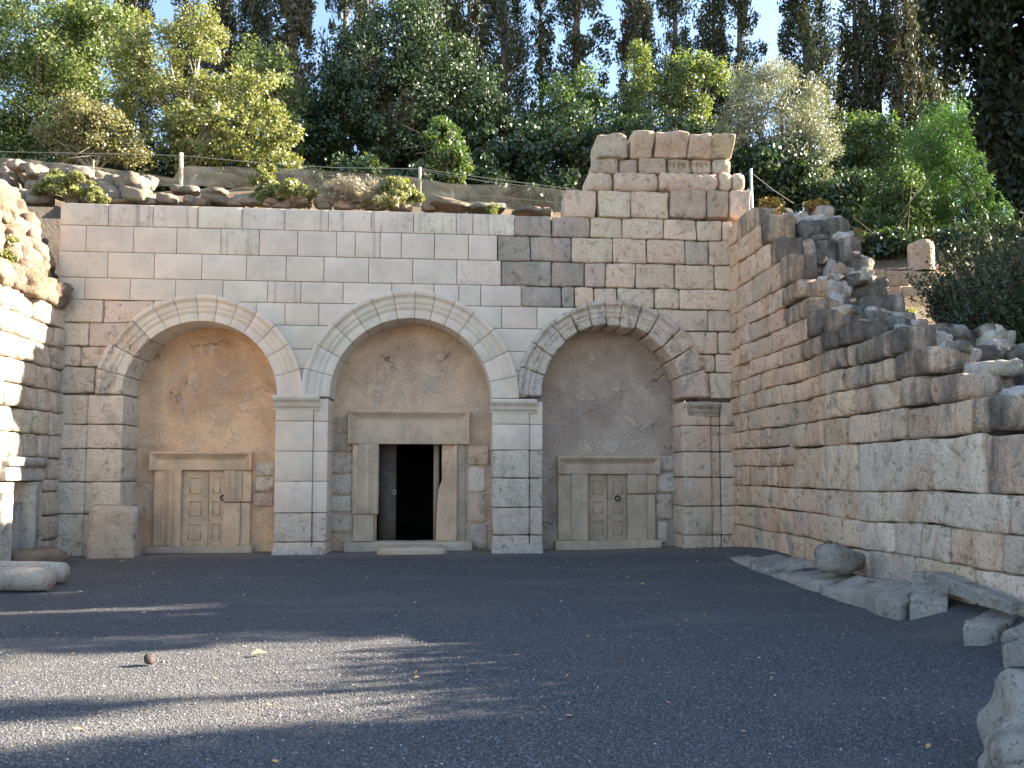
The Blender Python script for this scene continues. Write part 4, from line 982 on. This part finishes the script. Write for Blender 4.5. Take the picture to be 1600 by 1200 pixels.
def tree(name, label, cat, blobs, Y, nleaf, cr, size, asp, mat, basex=None, r0=.1, group=None, bark='bark', shell=.5, axis=None, spread=1.0, squash=.8, nl=9):
    B = [pxblob(*(b if len(b) > 4 else (*b, Y))) for b in blobs]
    bx = at(basex, 300, Y)[0] if basex is not None else float(np.mean([b[0][0] for b in B]))
    bz_ = float(hz(np.array([bx]), np.array([Y]))[0]); T = thing(name, label, cat, (bx, Y, bz_), group)
    P, out, cc = clump_points(B, nleaf, cr, shell, squash)
    keep = P[:, 2] > hz(P[:, 0], P[:, 1]) - .05; P, out = P[keep], out[keep]
    loc = np.array([bx, Y, bz_])
    link('crown', leafmesh('crown', P - loc, size, asp, axis, spread, out), M[mat], T, loc)
    tg = [tuple(cc[i]) for i in rng.choice(len(cc), min(nl, len(cc)), replace=False)] + [tuple(b[0]) for b in B[:6]]
    Vp, Fp = limbs((bx, Y, bz_), tg, r0); add_world('trunk', Vp, np.array(Fp), M[bark], T)
    return T
GT = 'trees on the slope behind the facade'
# bright trees and shrubs above the left half
tree('broadleaf_tree', 'mid green leafy tree filling the top left corner', 'tree', [(40, 60, 90, 70), (120, 90, 80, 80), (20, 150, 80, 70), (100, 180, 80, 60), (60, 20, 80, 40), (170, 50, 50, 50), (0, 220, 60, 40), (60, 225, 70, 30)], 6.0, 46000, .36, .088, 1.7, 'l_green', 60, .13, GT)
tree('broadleaf_tree', 'sprawling yellow-green tree with pale branches left of the tall fence post', 'tree', [(260, 70, 55, 45), (320, 60, 50, 45), (300, 130, 80, 55), (370, 150, 60, 45), (240, 150, 60, 50), (330, 200, 70, 40), (400, 190, 50, 40), (420, 245, 40, 25), (275, 205, 50, 35), (200, 60, 30, 35), (340, 240, 60, 28), (285, 245, 45, 24), (215, 120, 35, 50), (440, 215, 25, 35)], 4.6, 27000, .25, .085, 1.6, 'l_lime', 300, .10, GT, 'bark_pale', .25, nl=22)
tree('shrub', 'pale yellowish shrub leaning over the netting at the left', 'shrub', [(140, 190, 45, 40), (175, 215, 45, 35), (110, 215, 40, 35), (200, 240, 28, 20)], 3.6, 13000, .24, .07, 1.6, 'l_pale', 150, .05, GT, 'bark_pale', .3)
tree('broadleaf_tree', 'thin olive green tree between the yellow tree and the dark carob', 'tree', [(430, 150, 40, 60), (400, 100, 45, 40), (450, 200, 30, 40)], 6.5, 7500, .32, .09, 1.8, 'l_green', 430, .07, GT, 'bark_pale', .35)
# big dark tree in the middle
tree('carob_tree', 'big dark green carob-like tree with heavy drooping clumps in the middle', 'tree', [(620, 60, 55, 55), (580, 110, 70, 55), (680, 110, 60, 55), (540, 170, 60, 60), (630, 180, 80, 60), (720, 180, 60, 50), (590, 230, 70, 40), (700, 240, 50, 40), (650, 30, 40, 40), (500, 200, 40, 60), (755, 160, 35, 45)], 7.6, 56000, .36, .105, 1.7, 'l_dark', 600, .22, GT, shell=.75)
tree('shrub', 'pale lit bough hanging over the netting right of the short fence post', 'shrub', [(700, 245, 30, 25), (715, 268, 22, 16), (690, 215, 25, 25)], 4.4, 4200, .24, .10, 1.5, 'l_mid', 705, .05, GT, shell=.4)
# undergrowth filling the shade below the canopy
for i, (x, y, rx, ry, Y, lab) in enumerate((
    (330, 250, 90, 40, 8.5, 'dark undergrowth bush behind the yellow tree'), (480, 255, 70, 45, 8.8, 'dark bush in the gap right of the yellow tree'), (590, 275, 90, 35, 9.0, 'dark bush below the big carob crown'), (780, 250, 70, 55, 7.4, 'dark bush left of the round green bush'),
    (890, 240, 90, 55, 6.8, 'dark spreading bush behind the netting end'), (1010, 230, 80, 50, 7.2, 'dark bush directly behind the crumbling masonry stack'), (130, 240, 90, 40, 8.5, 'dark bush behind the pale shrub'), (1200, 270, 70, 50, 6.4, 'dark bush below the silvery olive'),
    (1330, 330, 60, 70, 6.0, 'brownish dark bush right of the olive'), (1420, 330, 70, 60, 7.0, 'dark bush behind the column stump'), (1560, 400, 80, 60, 4.0, 'dark bush behind the rosemary hedge'), (1480, 400, 70, 45, 2.2, 'dark bush added as the shade behind the low wall'), (1395, 392, 45, 26, 2.4, 'low dark bush left of the column stump'), (20, 250, 60, 30, 8.0, 'dark bush at the far left behind the netting'), (1110, 230, 50, 45, 8.2, 'dark bush between light green trees and the olive'))):
    tree('undergrowth_bush', lab, 'bush', [(x, y, rx, ry), (x - rx * .5, y + ry * .35, rx * .6, ry * .7), (x + rx * .5, y + ry * .3, rx * .6, ry * .7)], Y, 8500, .36, .13, 1.6, 'l_dark', x, .06, 'undergrowth bushes in the shade', shell=.5, nl=4)  # the bush behind the low wall is added where ground is only shaded
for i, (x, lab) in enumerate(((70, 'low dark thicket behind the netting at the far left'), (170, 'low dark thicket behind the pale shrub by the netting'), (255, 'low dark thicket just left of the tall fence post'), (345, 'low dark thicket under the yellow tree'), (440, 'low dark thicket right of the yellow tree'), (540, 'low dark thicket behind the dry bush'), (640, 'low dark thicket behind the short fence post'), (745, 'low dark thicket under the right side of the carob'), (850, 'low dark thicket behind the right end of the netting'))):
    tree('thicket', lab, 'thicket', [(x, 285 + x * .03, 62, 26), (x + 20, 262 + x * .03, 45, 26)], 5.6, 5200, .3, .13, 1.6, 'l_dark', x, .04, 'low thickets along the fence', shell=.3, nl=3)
tree('broadleaf_tree', 'dark broad tree behind the bright pine at the right', 'tree', [(1500, 190, 60, 60), (1560, 250, 60, 70), (1450, 250, 50, 50), (1590, 170, 50, 60)], 8.5, 15000, .36, .13, 1.6, 'l_dark', 1530, .1, GT)
# bushes and light trees right of the middle
tree('broadleaf_tree', 'round bright green bush in front of the lacy cypress', 'tree', [(890, 160, 60, 45), (850, 200, 50, 40), (930, 190, 45, 40), (900, 210, 60, 40), (820, 230, 40, 40)], 8.2, 14000, .34, .10, 1.7, 'l_mid', 890, .09, GT)
tree('broadleaf_tree', 'slender light green tree rising above the crumbling masonry', 'tree', [(1000, 110, 26, 40), (1000, 170, 38, 45), (985, 215, 40, 30)], 8.8, 7500, .28, .095, 1.7, 'l_green', 1000, .07, GT, shell=.35)
tree('broadleaf_tree', 'loose lime green tree just left of the silvery olive', 'tree', [(1065, 130, 38, 45), (1100, 110, 35, 25), (1075, 190, 42, 45), (1125, 130, 25, 16)], 8.4, 8500, .28, .095, 1.6, 'l_green', 1070, .07, GT, shell=.35)
tree('olive_tree', 'silvery grey-green olive tree left of the tall cypress', 'olive tree', [(1170, 160, 50, 50), (1220, 140, 55, 45), (1260, 180, 45, 45), (1200, 200, 65, 45), (1265, 225, 45, 40), (1150, 210, 40, 40), (1215, 255, 60, 40), (1275, 262, 30, 25), (1245, 295, 25, 18)], 6.6, 34000, .30, .085, 3.2, 'l_olive', 1215, .11, GT, shell=.45)
tree('broadleaf_tree', 'dark leafy tree between the olive and the bright pine', 'tree', [(1350, 220, 50, 40), (1330, 260, 40, 45), (1380, 270, 50, 40)], 8.0, 10000, .34, .11, 1.6, 'l_mid', 1350, .08, GT)
tree('shrub', 'yellow-leaved dark shrub behind the column stump', 'shrub', [(1390, 300, 40, 50), (1375, 350, 40, 40), (1420, 330, 30, 40)], 3.9, 7500, .28, .085, 1.6, 'l_mid', 1390, .06, GT, 'bark_pale', .3)
tree('pine_tree', 'soft bright green pine hanging behind the column stump at right', 'pine tree', [(1450, 230, 55, 50), (1500, 200, 50, 45), (1530, 280, 70, 55), (1480, 300, 60, 50), (1560, 340, 60, 40), (1510, 350, 50, 30)], 4.4, 42000, .26, .12, 8, 'l_pine', 1560, .12, GT, shell=.4)

# cypresses
def cypress_mesh(h, r, n, seed, loose_=0.0, mat='l_cyp'):
    nc = int(260 * (1 - .55 * loose_)); t = rng.uniform(.03, 1, nc) ** .9
    prof = np.minimum(1, (t / .10)) ** .6 * np.clip(1 - t ** 2.2, .02, 1) ** .75
    ang = rng.uniform(0, 6.28, nc); rr = r * prof * (rng.uniform(.45, 1.0, nc) if loose_ < .3 else rng.uniform(.15, 1.25, nc))
    C = np.stack([rr * np.cos(ang), rr * np.sin(ang), t * h], 1)
    cs = rng.uniform(.16, .34, nc) * (r / .9) ** .5
    per = rng.choice(nc, n); g = unit(rng.normal(size=(n, 3))) * (rng.uniform(0, 1, n) ** .5)[:, None] * cs[per][:, None] * np.array([1, 1, 2.6 - 1.2 * loose_])
    P = C[per] + g; ax = np.array([0, 0, 1.0]) + .5 * unit(np.stack([P[:, 0], P[:, 1], 0 * P[:, 0]], 1))
    me = leafmesh('crown', P, .15, 2.4, ax, .55, unit(np.stack([P[:, 0], P[:, 1], .2 + 0 * P[:, 0]], 1))); me.materials.append(M[mat])
    parts = [tube([(0, 0, -.4), (.02, .01, h * .5), (0, 0, h * .95)], [r * .2, r * .12, .02], 7)]
    for _ in range(40 if loose_ else 12):
        i = rng.integers(nc); parts.append(tube([(0, 0, C[i][2] - .5), tuple(C[i])], [.035, .01], 4))
    Vp, Fp = merge(parts); tm = mkmesh('trunk', Vp, np.array(Fp), None, True); tm.materials.append(M['bark']); return me, tm
CV = {'dense': cypress_mesh(13, 1.15, 24000, 1), 'slim': cypress_mesh(13, .75, 19000, 2), 'brown': cypress_mesh(13, .85, 20000, 3, .1, 'l_cypb'), 'lacy': cypress_mesh(12.5, 1.05, 11000, 4, .8), 'thin': cypress_mesh(11, .55, 4500, 5, 1.0)}
def cypress(kind, x, Y, label, sc=1.0, sx=1.0):
    X = at(x, 80, Y)[0]; z = float(hz(np.array([X]), np.array([Y]))[0]); T = thing('cypress_tree', label, 'cypress', (X, Y, z - .2), 'cypresses along the hilltop')
    T.scale = (sx * sc, sx * sc, sc); T.rotation_euler = (rng.normal() * .015, rng.normal() * .015, rng.uniform(0, 6.28))
    for nm, me in zip(('crown', 'trunk'), CV[kind]):
        o = bpy.data.objects.new(nm, me); COL.objects.link(o); o.parent = T
for a in (('brown', 352, 14, 'brownish cypress behind the yellow tree'), ('slim', 402, 13, 'dark cypress between the yellow tree and a brown one'), ('brown', 462, 12, 'broad brown cypress just left of the first sky gap', 1, 1.15), 
          ('lacy', 535, 14, 'lacy cypress right of the first sky gap', 1, .9), ('slim', 585, 15, 'dark cypress behind the top of the carob'), ('brown', 700, 13, 'brownish cypress right of the carob top'), ('slim', 738, 14, 'slim dark cypress left of the wide one above the netting'),
          ('dense', 790, 12.5, 'dense dark cypress left of the thin sapling'), ('thin', 846, 13, 'thin see-through cypress standing in the sky gap'), ('lacy', 900, 12.5, 'wide lacy cypress above the round green bush', 1, 1.25),
          ('brown', 990, 12.5, 'brown-green cypress above the slender light tree', 1, 1.05), ('lacy', 1058, 13, 'lacy cypress left of a pair of slim trunks', 1, .9), ('slim', 1108, 13.5, 'slim dark cypress in the middle of the lacy group'), ('lacy', 1152, 13, 'feathery cypress at the left of the widest sky gap', 1, 1.0),
          ('dense', 1262, 11.5, 'very dense tall cypress right of the olive', 1, 1.05), ('slim', 1335, 12.5, 'dark cypress right of the dense tall one', 1, 1.2), ('lacy', 1375, 13.5, 'ragged cypress between two dark ones at right', 1, .8), ('brown', 1405, 12, 'olive-brown cypress right of the ragged one'),
          ('slim', 1440, 12.5, 'dark cypress next to the near black cypress'), ('lacy', 1475, 14, 'ragged cypress half hidden by the near black cypress'), ('slim', 655, 16, 'far slim cypress above the carob'), ('slim', 300, 16, 'far dark cypress above the yellow tree'),
          ('brown', 210, 15, 'brown cypress top behind the mid green tree'), ('slim', 130, 16, 'dark cypress top behind the top left tree')):
    cypress(*a)

# near dark cypresses on the right terrace (they shade the courtyard)
def near_cypress(label, X, Y, h, r, n, z=None, h0=1.5, low=.35, tt=.28):
    z = float(hz(np.array([X]), np.array([Y]))[0]) if z is None else z
    T = thing('near_cypress', label, 'cypress', (X, Y, z), 'cypresses on the right terrace')
    nc = 420; t = rng.uniform(0, 1, nc); prof = (low + (1 - low) * np.minimum(1, t / tt)) * np.clip(1 - t ** 3, .02, 1) ** .7
    ang = rng.uniform(0, 6.28, nc); rr = r * prof * rng.uniform(.4, 1, nc); C = np.stack([rr * np.cos(ang), rr * np.sin(ang), h0 + t * (h + 1.5 - h0)], 1)
    per = rng.choice(nc, n); P = C[per] + unit(rng.normal(size=(n, 3))) * (rng.uniform(0, 1, n) ** .5)[:, None] * rng.uniform(.18, .36, nc)[per][:, None] * np.array([1, 1, 2.0])
    me = leafmesh('crown', P, .13, 2.0, np.array([0, 0, 1.0]) + .4 * unit(P * np.array([1, 1, 0]) + 1e-6), .6); link('crown', me, M['l_ncyp'], T, (X, Y, z))
    Vp, Fp = tube([(X, Y, z - .3), (X + .03, Y, z + h * .5), (X, Y, z + h)], [r * .16, r * .12, .03], 8); add_world('trunk', Vp, np.array(Fp), M['bark'], T)
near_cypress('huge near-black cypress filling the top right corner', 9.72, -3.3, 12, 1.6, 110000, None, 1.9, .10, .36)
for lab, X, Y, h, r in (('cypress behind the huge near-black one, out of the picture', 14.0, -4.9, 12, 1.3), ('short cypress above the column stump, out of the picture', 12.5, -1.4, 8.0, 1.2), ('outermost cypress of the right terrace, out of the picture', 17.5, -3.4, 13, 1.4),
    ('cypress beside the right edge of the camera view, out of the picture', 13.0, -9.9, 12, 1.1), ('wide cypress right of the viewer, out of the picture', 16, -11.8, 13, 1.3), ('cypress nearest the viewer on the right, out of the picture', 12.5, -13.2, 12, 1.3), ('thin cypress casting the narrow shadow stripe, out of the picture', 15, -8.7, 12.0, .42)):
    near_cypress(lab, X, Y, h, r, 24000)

near_cypress('cypress with a bare lower trunk on the right terrace, out of the picture', 16.0, -7.35, 10.5, .5, 12000, None, 5.6)

# rosemary hedge on the right terrace: upright needled stems
def rosemary(label, cx, cy, rx, ry, hh, n, lo=.6):
    z = float(hz(np.array([cx]), np.array([cy]))[0]); T = thing('rosemary_bush', label, 'bush', (cx, cy, z), 'rosemary bushes on the right terrace')
    ns = n // 60; a = rng.uniform(0, 6.28, ns); q = np.sqrt(rng.random(ns)); B = np.stack([rx * q * np.cos(a), ry * q * np.sin(a), 0 * a], 1)
    H = hh * (1 - .55 * q ** 2) * rng.uniform(lo, 1.72 - lo, ns); lean = np.stack([np.cos(a) * q, np.sin(a) * q, 0 * a], 1) * .45 + rng.normal(size=(ns, 3)) * .12
    per = rng.choice(ns, n); t = rng.uniform(.15, 1, n); P = B[per] + (lean[per] * t[:, None] ** 1.5 + np.array([0, 0, 1]) * t[:, None]) * H[per][:, None] + rng.normal(size=(n, 3)) * .025
    link('foliage', leafmesh('foliage', P, .085, 3.2, lean[per] + np.array([0, 0, .6]), .9), M['l_rose'], T, (cx, cy, z))
    parts = [tube([tuple(np.array([cx, cy, z]) + B[i]), tuple(np.array([cx, cy, z]) + B[i] + (lean[i] * .35 + np.array([0, 0, .6])) * H[i]), tuple(np.array([cx, cy, z]) + B[i] + (lean[i] + np.array([0, 0, 1])) * H[i] * .97)], [.012, .008, .003], 4) for i in range(ns)]
    Vp, Fp = merge(parts); add_world('stems', Vp, np.array(Fp), M['bark'], T)
rosemary('dark spiky rosemary bush on the terrace at the right edge', 9.0, -4.5, 1.15, 1.4, 1.7, 62000)
rosemary('spiky bush tips rising above the rosemary at the right edge', 9.4, -3.0, 1.1, 1.0, 1.9, 34000)
rosemary('added unseen rosemary bush further along the terrace, shaped to shade the gravel', 8.5, -7.6, .9, 1.5, 2.25, 46000, .86)  # unseen bush added to block low sun and end the sunlit patch
rosemary('last added unseen rosemary bush of the terrace, shaped to shade the gravel', 8.5, -9.9, .9, 1.3, 2.9, 40000, .86)  # also added out of view, height set to keep sun off the gravel

# small plants on the masonry
def plant(name, label, cat, x, y, w, h, Y, n, size, mat, asp=1.6, cr=.10, X=None, stems=8, axis=None):
    c = at(x, y, Y) if X is None else onx(x, y, X); s_ = (c[1] + 15) / F; b = c - np.array([0, 0, h * s_ * .55]); T = thing(name, label, cat, tuple(b), 'small plants growing on the masonry')
    P, out, cc = clump_points([(c, np.array([w * s_ * .5, w * s_ * .45, h * s_ * .5])), (c - np.array([0, 0, h * s_ * .2]), np.array([w * s_ * .5, w * s_ * .45, h * s_ * .4]))], n, cr, .3)
    link('foliage', leafmesh('foliage', P - b, size, asp, axis, 1.0, out), M[mat], T, b)
    parts = []
    for i in rng.choice(len(cc), min(stems, len(cc)), replace=False):
        e = cc[i]; parts.append(tube([tuple(b), tuple((b + e) / 2 + np.array([0, 0, .03])), tuple(e)], [.012, .008, .003], 4))
    Vp, Fp = merge(parts); add_world('stems', Vp, np.array(Fp), M['bark_pale'], T)
plant('creeper', 'leafy green creeper among the stones at the top left of the facade', 'plant', 112, 292, 100, 36, .95, 3800, .075, 'l_lime')
plant('creeper', 'small green creeper hanging below the left stones', 'plant', 150, 308, 60, 16, .7, 1100, .07, 'l_lime')
plant('leafy_plant', 'tuft of green leaves growing between the left boulders', 'plant', 15, 395, 28, 42, -1.9, 900, .055, 'l_lime', X=-7.35)
plant('leafy_plant', 'upright leafy green plant on the facade edge below the yellow tree', 'plant', 413, 287, 52, 66, 1.0, 4200, .075, 'l_lime')
plant('leafy_plant', 'low green plant on the facade edge left of the dry bush', 'plant', 460, 304, 80, 34, .9, 4200, .075, 'l_lime')
plant('dry_bush', 'grey dry twiggy bush on the facade edge', 'bush', 550, 302, 100, 40, 1.0, 7500, .12, 'l_grey', 9, .14, stems=30)
plant('leafy_plant', 'spiky green plant right of the dry bush by the short post', 'plant', 625, 298, 70, 46, 1.0, 4200, .09, 'l_lime', 2.6, axis=(0, 0, 1.2))
plant('leafy_plant', 'grass tuft spilling over the facade edge under the dry bush', 'plant', 590, 318, 70, 16, .8, 1500, .11, 'l_pale', 7)
plant('leafy_plant', 'tiny green sprig on the facade edge right of the short post', 'plant', 767, 326, 20, 10, .7, 300, .06, 'l_lime')
plant('leafy_plant', 'yellow-green bush on top of the broken wall', 'plant', 1206, 322, 34, 40, -.9, 1600, .065, 'l_fire', X=6.1)
plant('leafy_plant', 'orange-leaved tuft on the far top of the broken wall', 'plant', 1276, 320, 40, 16, .0, 1100, .065, 'l_fire', X=6.9)
plant('leafy_plant', 'lime green feathery plant in front of the low wall', 'plant', 1412, 492, 34, 36, -.4, 1700, .07, 'l_lime', 3)
plant('leafy_plant', 'dry grass tuft beside the back edge of the broken wall', 'plant', 1334, 366, 14, 20, -1.0, 260, .12, 'l_pale', 8)
plant('leafy_plant', 'small dark sprig growing from the wall above the boulder', 'plant', 1299, 854, 14, 12, -3.4, 130, .04, 'l_dark', X=5.56)
